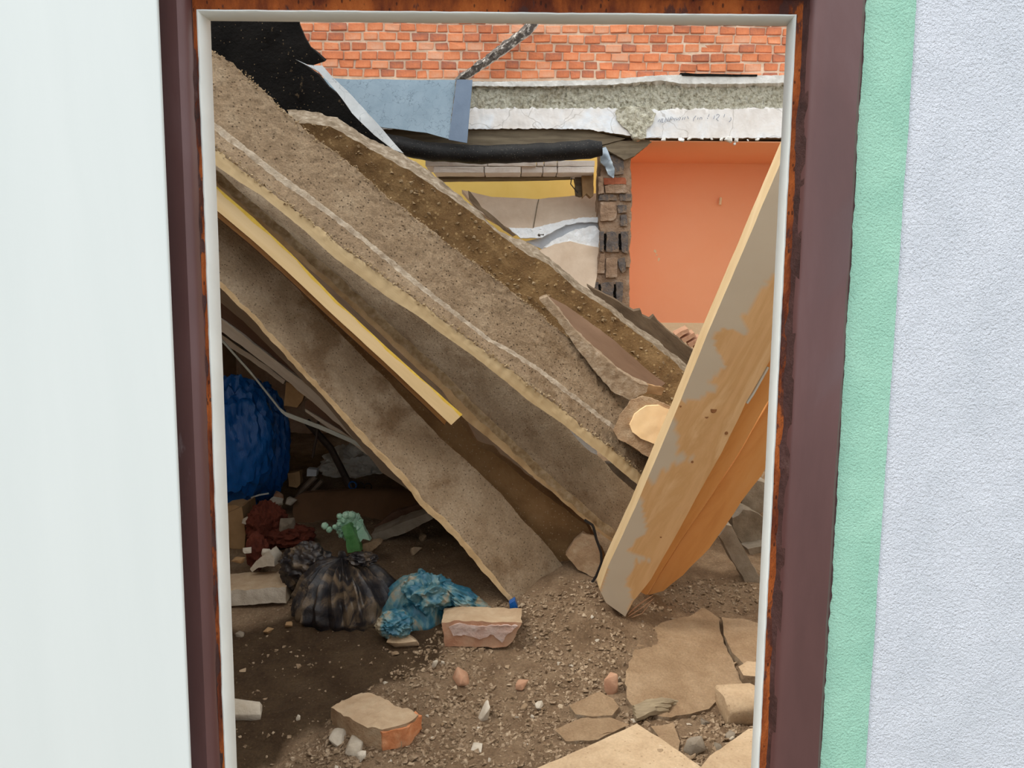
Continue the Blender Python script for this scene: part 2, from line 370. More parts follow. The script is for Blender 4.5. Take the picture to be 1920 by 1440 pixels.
m_blackbag = mat('dirty_black_plastic', [(.38,(26,26,32)),(.5,(52,46,44)),(.6,(104,88,70)),(.8,(128,108,84))], scale=9, rough=.36, bump=.35, bscale=24, bdist=.012, spec=.5, distort=1.2)
m_bluebag = mat('dirty_blue_plastic', [(.28,(26,72,96)),(.43,(44,100,120)),(.51,(90,126,130)),(.60,(146,132,108))], scale=8, rough=.38, bump=.4, bscale=22, bdist=.012, spec=.5, distort=1.2)
m_tarp = mat('blue_sack_plastic', [(.3,(10,78,150)),(.7,(24,104,186))], scale=4, rough=.36, bump=.5, bscale=9, bdist=.03, stretch=(1,1,.35), spec=.5)
m_sack = mat('translucent_white_sack', [(.3,(222,218,206)),(.7,(240,238,230))], scale=5, rough=.45, bump=.5, bscale=16, bdist=.02)
m_greenp = mat('pale_green_plastic', [(.3,(150,204,170)),(.55,(186,222,198)),(.8,(206,232,214))], scale=10, rough=.28, bump=.4, bscale=26, bdist=.01, spec=.5)
m_greend = mat('grass_green_plastic', [(.3,(70,136,70)),(.7,(124,176,112))], scale=12, rough=.3, bump=.5, bscale=30, bdist=.01, spec=.5)
m_alu = mat('galvanised_strip', [(.3,(176,184,180)),(.7,(206,212,208))], scale=12, rough=.4, bump=.1, metal=.4)
m_dkmetal = mat('dark_rod', [(.3,(50,42,38)),(.7,(84,70,60))], scale=12, rough=.6, bump=.4)
m_cable = mat('black_cable', [(.3,(30,28,28)),(.7,(50,46,44))], rough=.5, bump=0)
m_darkboard = mat('red_brown_board', [(.3,(92,66,52)),(.7,(120,92,74))], scale=6, stretch=(.3,1,2), rot=BEAM_ROT, rough=.9, bump=.4)
m_greyboard = mat('grey_brown_board', [(.3,(138,120,102)),(.7,(166,148,130))], scale=6, stretch=(.3,1,2), rot=BEAM_ROT, rough=.9, bump=.4)
m_whiteboard = mat('whitewashed_board', [(.3,(196,182,164)),(.7,(222,210,194))], scale=9, stretch=(.3,1,2), rot=BEAM_ROT, rough=.9, bump=.4)
m_rag = mat('rust_red_rag', [(.3,(84,40,30)),(.7,(120,62,46))], scale=10, rough=.95, bump=.8, bscale=30, bdist=.02)
m_cardb = mat('tan_cardboard', [(.3,(150,118,82)),(.7,(180,146,106))], scale=9, rough=.9, bump=.3)
m_dkpanel = mat('brown_cabinet_panel', [(.3,(104,76,54)),(.7,(126,94,68))], scale=4, rough=.8, bump=.2)
m_metal = mat('bent_zinc', [(.3,(128,140,150)),(.7,(176,186,194))], scale=9, rough=.35, bump=.2, metal=.5)
m_wallp = mat('interior_plaster', [(.3,(150,130,108)),(.7,(180,160,136))], scale=4, rough=.95, bump=.5, bscale=30)
m_pave = mat('outside_paving', [(.3,(130,124,114)),(.7,(156,150,140))], scale=5, rough=.95, bump=.3)

# floor material: dusty gravelly dirt with a damp dark patch on the left
def dirt_material():
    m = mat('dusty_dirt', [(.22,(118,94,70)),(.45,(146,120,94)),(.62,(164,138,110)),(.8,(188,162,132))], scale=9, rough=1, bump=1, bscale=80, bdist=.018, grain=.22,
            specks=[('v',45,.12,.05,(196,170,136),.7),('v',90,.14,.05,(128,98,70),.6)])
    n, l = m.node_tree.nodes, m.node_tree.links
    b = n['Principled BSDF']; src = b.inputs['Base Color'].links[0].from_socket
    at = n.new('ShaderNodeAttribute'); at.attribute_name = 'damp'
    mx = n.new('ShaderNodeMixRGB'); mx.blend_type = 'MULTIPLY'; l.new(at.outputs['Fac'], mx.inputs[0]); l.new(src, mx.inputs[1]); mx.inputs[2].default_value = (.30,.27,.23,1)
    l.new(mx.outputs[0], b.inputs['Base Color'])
    return m
m_dirt = dirt_material()

# ------------------------------------------------------------------ ground shape
CP = [(440,1440,2.3),(700,1440,2.28),(950,1440,2.25),(1200,1440,2.22),(1420,1440,2.2),
      (450,1200,3.0),(700,1210,2.95),(900,1215,2.92),(560,1300,2.65),(900,1320,2.6),(1250,1320,2.6),(1400,1340,2.55),
      (1000,1200,2.98),(1080,1100,3.15),(1030,1130,3.12),(1100,1090,3.22),(1170,1150,3.08),(1250,1110,3.4),(1390,1110,3.45),(1400,1040,3.9),
      (1300,1220,2.95),(1400,1230,2.92),(560,1150,3.15),(450,1130,3.25),(820,1050,3.6),(720,1000,3.85),(560,1000,4.0),(450,1000,4.1),(560,930,4.6),(700,930,4.6),(800,960,4.4)]
_c = [P(*c) for c in CP]
_c += [Vector(q) for q in [(-2.2,1.3,0.05),(0,1.3,0.02),(2.6,1.3,0.05),(-2.2,3,.25),(2.6,3,.3),(-2.2,5,.4),(2.6,5,.55),(-2,6.8,.5),(0,6.8,.6),(2.5,6.8,.9),(1.4,5.4,.6),(0,5.4,.5)]]
_cx = np.array([[p.x, p.y] for p in _c]); _cz = np.array([p.z for p in _c])
def _phi(d): return np.sqrt(d*d + .05)
_A = _phi(np.linalg.norm(_cx[:,None]-_cx[None], axis=2)) + np.eye(len(_c))*-0.012
_base = .25
_w = np.linalg.solve(_A, _cz - _base)
def gh0(x, y):
    d = np.hypot(_cx[:,0]-x, _cx[:,1]-y)
    return _base + float(_phi(d) @ _w)
def gh(x, y):
    v = Vector((x, y, 0))
    return gh0(x, y) + .016*noise.noise(v*5) + .010*noise.noise(v*13) + .006*noise.noise(v*31)
def hit(px, py):
    a = P(px, py, 1.3); b = P(px, py, 7)
    for i in range(1, 600):
        q = a.lerp(b, i/600)
        if q.z <= gh(q.x, q.y): return q
    return b

# ------------------------------------------------------------------ setting: floor
def make_floor():
    xs = np.arange(-2.3, 2.81, .028); ys = np.arange(1.26, 7.0, .028)
    mb = MB(); nx = len(xs); damp = []
    for y in ys:
        for x in xs:
            v = Vector((x, y, 0))
            z = gh(x, y) + .004*noise.noise(v*70)
            mb.v.append(Vector((x, y, z)))
            # damp patch: left of a line through two floor points
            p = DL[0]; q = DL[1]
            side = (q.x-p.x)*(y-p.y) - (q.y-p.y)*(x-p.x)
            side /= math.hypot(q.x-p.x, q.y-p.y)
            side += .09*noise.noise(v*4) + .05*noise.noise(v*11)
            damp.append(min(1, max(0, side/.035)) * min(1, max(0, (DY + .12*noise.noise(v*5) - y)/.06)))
    for j in range(len(ys)-1):
        for i in range(nx-1):
            mb.f.append((j*nx+i, j*nx+i+1, (j+1)*nx+i+1, (j+1)*nx+i)); mb.m.append(0)
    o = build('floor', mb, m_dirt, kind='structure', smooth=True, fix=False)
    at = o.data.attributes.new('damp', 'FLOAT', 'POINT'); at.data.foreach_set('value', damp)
    return o
DY = hit(560, 1150).y
DL = [hit(520, 1438), hit(900, 1170)]
floor = make_floor()
g = MB(); g.box((-6,-8,-.2),(6,1.26,0.0)); build('ground', g, m_pave, kind='structure')

# ------------------------------------------------------------------ front wall with the door frame
YF = 1.20
def xz(px, py, Y): p = P(px, py, Y); return p.x, p.z
xl_in = P(370, 22, YF+.005).x; xr_in = P(1492, 27, YF+.005).x; zt_in = P(930, 24, YF+.005).z
xr_face0 = P(1524, 100, YF-.02).x; xr_face1 = P(1620, 100, YF-.02).x
xg1 = P(1712, 100, YF-.012).x
x_out_l = xl_in - .10; x_out_r = xr_face1 - .006
wf = MB()
wf.box((-3.2, YF, -.1), (x_out_l+.015, 1.42, 2.5)); wf.box((x_out_r-.012, YF-.008, -.1), (4.2, 1.42, 2.5)); wf.box((x_out_l+.015, YF, zt_in+.11), (x_out_r-.012, 1.42, 2.5))
wall_front = build('wall_front', wf, m_wallp, kind='structure')
def stucco(name, x0, x1, z0, z1, y, m, amp, seed, wob0=0, wob1=0, step=.012):
    nx = max(2, int((x1-x0)/step)); nz = int((z1-z0)/step)
    mb = MB()
    for j in range(nz+1):
        z = z0 + (z1-z0)*j/nz
        a = x0 + wob0*(noise.noise(Vector((3, z*14, seed)))+.7*noise.noise(Vector((7, z*60, seed)))); b = x1 + wob1*(noise.noise(Vector((3, z*10, seed+5)))+.6*noise.noise(Vector((3, z*70, seed+5))))
        for i in range(nx+1):
            x = a + (b-a)*i/nx
            d = amp*(noise.noise(Vector((x*70, z*70, seed))))
            if i in (0, nx): d = amp
            mb.v.append(Vector((x, y - abs(amp) + d, z)))
    n0 = len(mb.v)
    for j in range(nz):
        for i in range(nx):
            mb.f.append((j*(nx+1)+i, j*(nx+1)+i+1, (j+1)*(nx+1)+i+1, (j+1)*(nx+1)+i)); mb.m.append(0)
    # returns at both edges
    for j in range(nz+1):
        for i in (0, nx): 
            v = mb.v[j*(nx+1)+i]; mb.v.append(Vector((v.x, y+.012, v.z)))
    for j in range(nz):
        a = j*(nx+1); b = (j+1)*(nx+1)
        mb.f.append((a, b, n0+2*(j+1), n0+2*j)); mb.m.append(0)
        mb.f.append((a+nx, n0+2*j+1, n0+2*(j+1)+1, b+nx)); mb.m.append(0)
    return build(name, mb, m, wall_front, smooth=True)
stucco('green_band', xr_face1-.002, xg1, .3, 2.5, YF-.012, m_green, .0012, 2, .0025, .0012)
stucco('brown_paint_edge', xr_face1-.022, xr_face1+.0015, .3, 2.5, YF-.0135, m_brownedge, .0016, 5, .002, .0035, .006)
stucco('white_stucco', -2.2, x_out_r+.01, zt_in+.11, 2.5, YF-.009, m_stucco, .0018, 12, 0, 0, .014)
stucco('white_stucco', xg1, 2.2, .3, 2.5, YF-.0095, m_stucco, .0018, 9, .0008, 0, .014)

# steel frame: profile swept up the left side, across and down the right side
door = empty('door_1', (0, YF, 0), kind='structure')
def sweep(prof_l, prof_r, prof_t, zb, wob=None, seed=0, step=.03, jit=0.0):
    """profile given as (x, y) for the sides and (z, y) for the head; corners mitred"""
    k = len(prof_l); mb = MB(); rows = []
    ztop = [p[0] for p in prof_t]
    n = int((min(ztop)-zb)/step)
    def row(pts): rows.append([Vector(p) for p in pts])
    for i in range(n+1):
        t = i/n; row([(prof_l[q][0], prof_l[q][1], zb+(ztop[q]-zb)*t) for q in range(k)])
    m_ = int(1.0/step)
    for i in range(1, m_):
        t = i/m_; row([(prof_l[q][0]+(prof_r[q][0]-prof_l[q][0])*t, prof_t[q][1], ztop[q]) for q in range(k)])
    for i in range(n+1):
        t = 1-i/n; row([(prof_r[q][0], prof_r[q][1], zb+(ztop[q]-zb)*t) for q in range(k)])
    for r in rows:
        for q, p in enumerate(r):
            w_ = wob[q] if wob else 0
            if w_:
                d = w_*(noise.noise(p*18+Vector((seed,0,0)))+.8*noise.noise(p*55+Vector((seed,4,0))))
                if p.z < zt_in-.06: p.x += d
                else: p.z += d
                p.y += .3*d
        mb.v += r
    for i in range(len(rows)-1):
        for q in range(k-1):
            mb.f.append((i*k+q, i*k+q+1, (i+1)*k+q+1, (i+1)*k+q)); mb.m.append(0)
    return mb
ZB = -.05
xl, xr, zt = xl_in, xr_in, zt_in
xlf = P(352, 200, YF-.02).x; xrf = xr_face0
# brown outer face, rounded nose, return into the rebate
build('steel_frame', sweep([(xl-.10,YF+.01),(xl-.10,YF-.014),(xl-.095,YF-.02),(xlf-.017,YF-.022),(xlf-.008,YF-.026),(xlf,YF-.02),(xlf+.004,YF-.008),(xlf+.005,YF+.006)],
                           [(x_out_r+.006,YF+.01),(x_out_r+.006,YF-.014),(x_out_r,YF-.02),(xrf+.02,YF-.022),(xrf+.007,YF-.023),(xrf,YF-.018),(xrf-.004,YF-.008),(xrf-.005,YF+.006)],
                           [(zt+.10,YF+.01),(zt+.10,YF-.014),(zt+.095,YF-.02),(zt+.05,YF-.022),(zt+.034,YF-.024),(zt+.026,YF-.018),(zt+.022,YF-.008),(zt+.021,YF+.006)],
                           ZB, wob=[.001,.0012,.0012,0,0,.0006,.0008,.0008], seed=3), m_brown, door, smooth=True, label='purple-brown painted steel face')
build('rusted_rebate', sweep([(xlf+.004,YF-.004),(xlf+.006,YF+.002),(xl-.004,YF+.003),(xl+.0005,YF+.005),(xl+.0005,YF+.02)],
                             [(xrf-.004,YF-.004),(xrf-.006,YF+.002),(xr+.004,YF+.003),(xr-.0005,YF+.005),(xr-.0005,YF+.02)],
                             [(zt+.0225,YF-.004),(zt+.02,YF+.002),(zt+.004,YF+.003),(zt-.0005,YF+.005),(zt-.0005,YF+.02)],
                             ZB, wob=[.001,.002,.002,.001,0], seed=8, step=.012), m_rust, door, smooth=True, label='bare rusty strip of the frame')
build('flaking_paint', sweep([(xlf+.001,YF-.015),(xlf+.005,YF-.001),(xlf+.0055,YF+.0035)],[(xrf-.001,YF-.015),(xrf-.007,YF-.001),(xrf-.010,YF+.0035)],[(zt+.028,YF-.015),(zt+.024,YF-.001),(zt+.018,YF+.0035)],
                             ZB, wob=[.0005,.001,.0035], seed=14, step=.01), m_brownraw, door, smooth=True)
xl2, xr2, zt2 = P(396, 45, YF+.055).x, P(1474, 48, YF+.055).x, P(930, 45, YF+.055).z
build('white_lining', sweep([(xl-.001,YF+.004),(xl+.0012,YF+.003),(xl+.003,YF+.006),(xl2,YF+.053),(xl2-.002,YF+.056),(xl2-.03,YF+.056)],
                            [(xr+.001,YF+.004),(xr-.0012,YF+.003),(xr-.003,YF+.006),(xr2,YF+.053),(xr2+.002,YF+.056),(xr2+.03,YF+.056)],
                            [(zt+.001,YF+.004),(zt-.0012,YF+.003),(zt-.003,YF+.006),(zt2,YF+.053),(zt2+.002,YF+.056),(zt2+.03,YF+.056)],
                            ZB, wob=[.0008,.0009,.0006,.0002,0,0], seed=21, step=.012), m_lining, door, smooth=True, label='white painted inner lining')
# dirt-caught paint blisters on the frame
rnd = random.Random(5)
# smooth white sheet to the left
xe = P(297, 100, YF-.062).x + .001
pm = MB(); pm.box((-1.9, YF-.062, -.02), (xe, YF-.054, 2.45)); pm.box((-1.9, YF-.054, -.02), (xe-.03, YF-.016, 2.45))
bmx = build('door_panel', pm, m_panel, label='smooth white panel standing open flat left of the brown frame', cat='panel')
bv = bmx.modifiers.new('edge', 'BEVEL'); bv.width = .002; bv.segments = 2

# ------------------------------------------------------------------ side and back walls of the room
w = MB(); w.box((-2.35, 1.42, -.1), (-2.2, 7.3, 3.4)); build('wall_left', w, m_wallp, kind='structure')
w = MB(); w.box((2.75, 1.42, -.1), (2.9, 7.3, 2.7)); build('wall_right', w, m_cream, kind='structure')
YB = 6.0
zl = P(1200, 150, YB).z
w = MB(); w.box((-2.35, YB-.008, zl-.02), (3.0, YB+.3, 4.6))
zsill = P(900, 640, YB).z
w.box((-2.35, YB+.1, -.1), (P(700,400,YB).x, YB+.3, zl)); w.box((P(700,400,YB).x, YB+.1, -.1), (P(1178,400,YB).x, YB+.3, zsill-.25))
wall_back = build('wall_back', w, m_mortar, kind='structure')
# bricks of the gable wall
rnd = random.Random(11)
def brick_mesh(seed, w_, h_, d_=.05):
    bm = bmesh.new(); bmesh.ops.create_cube(bm, size=1)
    r2 = random.Random(seed)
    for v in bm.verts: v.co = Vector((v.co.x*w_, v.co.y*d_, v.co.z*h_)) + Vector((r2.uniform(-1,1)*.005, r2.uniform(-1,1)*.005, r2.uniform(-1,1)*.0038))
    bmesh.ops.bevel(bm, geom=[e for e in bm.edges], offset=.004, segments=1, affect='EDGES')
    me = bpy.data.meshes.new('brick'); bm.to_mesh(me); bm.free(); me.materials.append(m_brick); return me
bank = {}
for wi, w_ in enumerate((.070, .095, .105, .112, .122, .150)):
    bank[wi] = [brick_mesh(wi*10+k, w_, .0535) for k in range(7)]
BW = (.070, .095, .105, .112, .122, .150)
pitch = .0652
zrow = P(1000, 146, YB).z + .02
nb = 0
for r in range(8):
    x = P(545, 100, YB).x - rnd.uniform(0, .1)
    xend = P(1490, 100, YB).x
    while x < xend and nb < 298:
        wi = rnd.choices(range(6), (1, 2, 5, 6, 3, .5))[0]; w_ = BW[wi]
        o = bpy.data.objects.new('brick', rnd.choice(bank[wi])); COL.objects.link(o)
        o.parent = wall_back; o.matrix_parent_inverse = Matrix.Translation(-wall_back.location)
        o.location = (x + w_/2, YB + .006 + rnd.uniform(-.005, .006), zrow + r*pitch + rnd.uniform(-.003,.003) + .004*math.sin(x*3+r))
        o.rotation_euler = (rnd.uniform(-.03,.03), rnd.uniform(-.025,.025), rnd.uniform(-.05,.05))
        x += w_ + rnd.uniform(.007, .017); nb += 1

# lintel / ring beam
def hr(pts, Y): return [P(x, y, Y) for x, y in pts]
YL = 5.80
la = hr([(560,156),(885,153),(1010,152),(1140,149),(1232,141),(1278,140),(1380,141),(1530,141)], YL)
lb = hr([(560,164),(885,161),(1010,162),(1140,159),(1239,151),(1282,157),(1380,157),(1530,154)], YL)
lc = hr([(560,166),(885,163),(1010,165),(1140,163),(1239,157),(1282,164),(1380,163),(1530,159)], YL+.045)
ld = hr([(560,204),(885,203),(1150,203),(1230,206),(1350,203),(1530,202)], YL+.045)
le = hr([(560,205),(885,204),(1150,204),(1230,207),(1350,205),(1530,203)], YL+.03)
lf = hr([(560,242),(880,242),(1000,241),(1100,242),(1165,252),(1200,258),(1300,259),(1530,258)], YL+.02)
lg = shift(lf, (0,.36,0.0)); lh = shift(la, (0,.36,.0))
mb = loft([la,lb,lc,ld,le,lf,lg,lh], n=420, sub=[3,1,14,1,7,2,2,2], mats=[0,0,1,2,2,3,0,0], amp=[.004,.005,.016,.016,.004,.006,.0,.0], freq=34, seed=4)
lintel = build('trim_1', mb, [m_lip_c, m_agg, m_low, m_wooddark], kind='structure', smooth=True)
tag(lintel, 'rough concrete ring beam under the brick gable')
mb = chunk([(1155,205),(1178,198),(1222,202),(1230,214),(1224,232),(1212,243),(1210,259),(1190,261),(1178,246),(1165,236),(1156,222)], YL+.012, (0,.07,0), .016, .012, 38, 7)
build('broken_lump', mb, m_agg, lintel, smooth=True)
# faint illegible pencil scribble on the lintel
sc_ = [[(1234,228),(1237,223),(1238,229),(1241,222)],[(1243,222),(1241,230),(1244,229)],[(1246,229),(1249,221),(1250,226),(1254,220),(1252,228)],[(1255,227),(1258,219),(1261,220),(1260,223),(1257,223)],
       [(1263,221),(1265,226)],[(1267,221),(1268,225),(1271,224),(1272,221)],[(1274,219),(1276,221),(1273,226)],[(1281,220),(1279,225)],[(1283,224),(1285,219)],[(1289,218),(1291,223)],
       [(1305,217),(1301,222),(1300,227)],[(1309,220),(1308,224)],[(1312,224),(1313,220),(1316,220),(1316,224)],[(1330,214),(1328,219)],[(1326,221),(1327,223)],
       [(1340,217),(1338,223)],[(1343,216),(1346,214),(1349,216),(1347,220),(1343,223),(1347,227)],[(1359,214),(1357,220)],[(1370,220),(1371,224),(1367,229)]]
mb = MB()
for s_ in sc_: mb.tube([P(x, y, YL+.012) for x, y in s_], .0022, 4)
build('pencil_writing', mb, mat('pencil_grey', [(.3,(120,126,140)),(.7,(136,142,156))], bump=0), lintel)
# soffit board under the left of the lintel
mb = chunk([(700,236),(840,256),(880,243),(1000,243),(1100,244),(1172,260),(1128,272),(1100,270),(960,277),(820,272),(720,262)], YL+.06, (0,.25,0), .05, .006, 15, 3)
build('soffit_board', mb, m_wooddark, lintel, smooth=True)
# drips of white plaster along the lintel's bottom edge
dm = MB()
for (x, y, s_) in [(1244,261,9),(1278,262,12),(1292,260,8),(1334,260,7),(1365,262,16),(1380,263,10),(1377,270,6),(1402,263,5),(1420,261,8),(1316,260,6),(1352,261,9)]:
    k = s_*.5*5.8/F; t = moved(rock((k, k*.6, k*.8), x, 12, .1), P(x, y, YL+.01)); dm = join(dm, t)
build('plaster_drips', dm, m_lip_c, lintel, smooth=True)
mb = chunk([(1276,136),(1300,138),(1420,140),(1420,143),(1350,143),(1280,142)], YL-.01, (0,.2,0), .05, .003)
build('roofing_strip', mb, m_black, lintel)

# orange room behind, right
YO = 6.8
zc = P(1300, 261, YL+.03).z
ob = MB(); zb_ = P(1250, 605, YO).z
ob.box((P(1170,400,6.1).x, YO, zb_), (2.76, YO+.15, zc+.05)); wall_o = build('wall_rear', ob, m_orange, kind='structure')
ob = MB(); ob.box((P(1170,400,6.1).x, YO-.01, -.1), (2.76, YO+.16, zb_)); build('wall_rear_base', ob, m_cream, kind='structure')
ob = MB(); ob.box((P(1182,400,6.0).x, YL+.07, zc-.012), (2.76, YO+.15, zc-.004)); build('ceiling', ob, m_orange, kind='structure')
ob = MB(); ob.box((P(1180,400,6.1).x-.02, YL+.36, .6), (P(1180,400,6.1).x+.01, YO, zc)); build('wall_inner', ob, m_orange, kind='structure')
# small wall plug
mb = MB(); mb.tube([P(1351,372,YO), P(1351,372,YO-.03), P(1350,384,YO-.035)], .012, 8); build('wall_plug', mb, m_cream, wall_o)

for i, (x, y, s_) in enumerate([(1228,472,8),(1235,486,7),(1231,478,4)]):
    k = s_*.5*YO/F; build('paint_chip', moved(rock((k*.7, .004, k*1.2), i+5, 10, .1), P(x, y, YO)), m_cream, wall_o)
# yellow room behind, left
yb = MB(); yb.box((P(690,400,7.2).x, 7.2, .3), (P(1160,400,7.2).x, 7.3, 3.3)); build('wall_beyond', yb, m_yellowwall, kind='structure')
# pale block courses above the opening
blk = empty('trim_2', P(950, 325, 6.1), kind='structure')
tag(blk, 'two thin courses of pale blocks over the yellow opening')
for (y0, y1, xs) in ((301,311.5,(797,915,1006,1020,1045,1116)), (312.5,324,(812,908,977,1018,1045,1115))):
    for a, b in zip(xs, xs[1:]):
        mb = chunk([(a+.7,y0),(b-.7,y0),(b-.7,y1),(a+.7,y1)], 5.88 + rnd.uniform(-.01,.01), (0,.30,0), .06, .003, 30, a, bev=.004)
        build('block', mb, m_pale, blk)
mb = chunk([(815,326),(1096,325),(1096,331),(960,335),(825,336)], 6.08, (0,.15,0), .06, .004); build('wooden_plate', mb, m_wooddark, blk, smooth=True)
mb = chunk([(1078,326),(1092,325),(1090,368),(1080,366)], 6.1, (0,.1,0), .03, .008); build('gap_shade', mb, m_wooddark, blk, smooth=True)  # grey-brown strip stands in for the shade of the gap
mb = chunk([(1091,327),(1113,325),(1113,366),(1108,370),(1100,363),(1093,370)], 6.02, (0,.1,0), .03, .004)
build('timber_stub', mb, m_cardb, label='short broken timber stub beside the pier top', cat='timber', smooth=True)
mb = MB(); mb.tube([P(x, y, 6.0) for x, y in [(1072,333),(1070,345),(1080,358),(1084,362)]], .004, 6)
build('dangling_wire', mb, m_cable, label='thin dark wire dangling before the yellow wall', cat='wire')

# black bitumen roll
mb = MB(); mb.tube(resample([P(x, y, 5.72) for x, y in [(690,262),(735,270),(800,284),(900,290),(1000,287),(1080,282),(1128,278)]], 40), [.066]*38+[.06,.05], 14)
mb.v = [v + N3(v, 14, 2)*.008 for v in mb.v]
build('bitumen_roll', mb, m_roll, label='black bitumen roll lying below the grey roofing sheet', cat='roofing roll', smooth=True)

# brick pier
pier = MB()
pm_ = chunk([(1129,262),(1180,262),(1184,330),(1184,380),(1181,480),(1180,640),(1100,640),(1112,560),(1119,520),(1126,440),(1124,370)], 5.93, (0,.3,0), .03, .012, 22, 5)
pier = build('wall_pier', pm_, m_pier, kind='structure', smooth=True)
tag(pier, 'torn pier of old blocks between yellow and orange rooms')
def pb(poly, m, dy=-.02, seed=1, name='brick'):
    return build(name, chunk(poly, 5.93+dy, (0,.08,0), .02, .007, 35, seed), m, pier, smooth=True)
pb([(1135,291),(1170,291),(1169,326),(1146,328),(1136,318)], m_pierb, -.03, 2)
pb([(1132,334),(1173,332),(1174,345),(1133,346)], m_pierr, -.02, 3)
pb([(1122,331),(1131,330),(1132,362),(1123,364)], m_pier, -.035, 13)
pb([(1134,349),(1150,345),(1172,346),(1176,361),(1136,362)], m_pier, -.035, 4)
pb([(1124,365),(1156,366),(1157,376),(1124,375)], m_pierb, -.02, 5)
pb([(1162,364),(1184,363),(1184,376),(1163,377)], m_pierb, -.02, 6)
pb([(1126,379),(1155,379),(1157,402),(1150,414),(1126,414)], m_pier, -.025, 7)
pb([(1159,384),(1175,384),(1176,398),(1160,399)], m_pierb, -.025, 8)
pb([(1163,403),(1176,402),(1176,424),(1164,424)], m_pierb, -.02, 9)
for (xx, yy) in ((1126,434),(1116,529)):
    # hollow block: webs with two slots between, filled black as painted shade
    pb([(xx,yy),(xx+6,yy),(xx+6,yy+38),(xx,yy+38)], m_pierb, -.03, 20)
    pb([(xx+11,yy+1),(xx+34,yy),(xx+34,yy+39),(xx+11,yy+38)], m_pierb, -.03, 21)
    pb([(xx+39,yy),(xx+52,yy),(xx+51,yy+42),(xx+40,yy+38)], m_pierb, -.03, 22)
    s1 = chunk([(xx+6,yy+4),(xx+11,yy+4),(xx+11,yy+34),(xx+6,yy+34)], 5.915, (0,.02,0), .05, 0); s2 = chunk([(xx+34,yy+4),(xx+39,yy+4),(xx+39,yy+34),(xx+34,yy+34)], 5.915, (0,.02,0), .05, 0)
    build('slot_shade', join(s1, s2), m_black, pier)  # black fill painted in place of shade inside the slots
pb([(1126,476),(1134,475),(1133,512),(1120,512)], m_pier, -.02, 31)
pb([(1137,484),(1158,483),(1157,520),(1136,520)], m_pier, -.03, 32)
pb([(1158,486),(1172,482),(1174,505),(1166,512),(1160,500)], m_pierb, -.025, 33)
pb([(1174,490),(1181,489),(1181,502),(1173,501)], m_pier, -.03, 34)
pb([(1128,274),(1165,264),(1225,262),(1190,292),(1170,300),(1150,289)], m_wooddark, -.06, 35, 'corbel')
mb = chunk([(1125,279),(1136,276),(1146,300),(1153,318),(1150,334),(1140,327),(1135,312),(1126,305)], [5.86,5.86,5.83,5.80,5.80,5.82,5.85,5.86], (0,.03,0), .02, .006, 30, 3)
build('metal_flap', mb, m_metal, label='small bent zinc flap hanging at the top of the pier', cat='metal scrap', smooth=True)

# fallen ceiling pieces in the yellow opening
mb = chunk([(866,356),(922,369),(1008,373),(1123,362),(1123,409),(1090,409),(1057,415),(999,429),(953,428),(900,398)], lambda x, y: 6.35 - (y-360)/90*.35, (0,.05,-.02), .04, .004, 12, 2)
fc = build('ceiling_board', mb, m_tiletan, label='tan ceiling board sagging under the yellow wall', cat='ceiling board', smooth=True)
mb = chunk([(953,427),(999,428),(1057,414),(1090,408),(1123,408),(1122,417),(1088,417),(1061,422),(1015,446),(976,446)], lambda x, y: 6.08 - (y-400)/90*.1, (0,.06,0), .02, .008, 40, 3)
cr_ = MB(); cr_.tube([P(x, y, 6.35-(y-360)/90*.35-.008) for x, y in [(1010,374),(1007,386),(1005,398),(1003,410),(1000,427)]], .004, 5)
build('board_crack', cr_, m_wooddark, fc)
build('torn_edge', mb, m_white, fc, label='white torn edge of the board', smooth=True)
mb = chunk([(985,453),(1015,445),(1061,421),(1092,415),(1128,415),(1128,440),(1082,450),(1060,461),(1018,468)], 6.1, (0,.03,0), .03, .002)
build('grey_board', mb, m_greyw, label='pale grey board strip behind the torn white edge', cat='board')
mb = chunk([(1020,464),(1040,449),(1060,440),(1080,430),(1115,423),(1127,436),(1127,466),(1100,462),(1070,455),(1040,461)], 6.0, (0,.06,0), .02, .010, 30, 5)
build('foam_block', mb, m_white, label='bright white foam block wedged left of the pier', cat='foam', smooth=True)
mb = chunk([(1005,472),(1040,458),(1070,452),(1100,460),(1126,465),(1119,520),(1111,555),(1085,545),(1040,510)], lambda x, y: 5.98 - (y-460)/90*.1, (0,.05,0), .04, .005, 20, 6)
build('ceiling_board', mb, m_tiletan, label='tan cracked board standing below the white foam block', cat='ceiling board', smooth=True)

# grey felt sheet over the lintel
mb = chunk([(600,146),(646,148),(858,150),(846,262),(800,249),(717,239),(640,205),(600,190)], lambda x, y: 5.66 - max(0, (y-150))/110*.03, (0,.012,0), .06, .004, 5, 3)
felt = build('roofing_sheet', mb, m_felt, label='grey cracked roofing felt sheet draped over the ring beam', cat='roofing sheet', smooth=True)
mb = chunk([(856,149),(886,150),(876,268),(841,262)], 5.63, (0,.012,0), .05, .003, 5, 8)
build('felt_flap', mb, m_felt2, felt, label='darker slate-blue end flap', smooth=True)
mb = MB(); mb.tube(resample([P(x, y, 5.645) for x, y in [(857,149),(853,190),(848,225),(842,262)]], 24), .010, 6); mb.v = [v+N3(v,60,1)*.01 for v in mb.v]
build('felt_seam', mb, m_screed, felt, label='gritty pale seam')

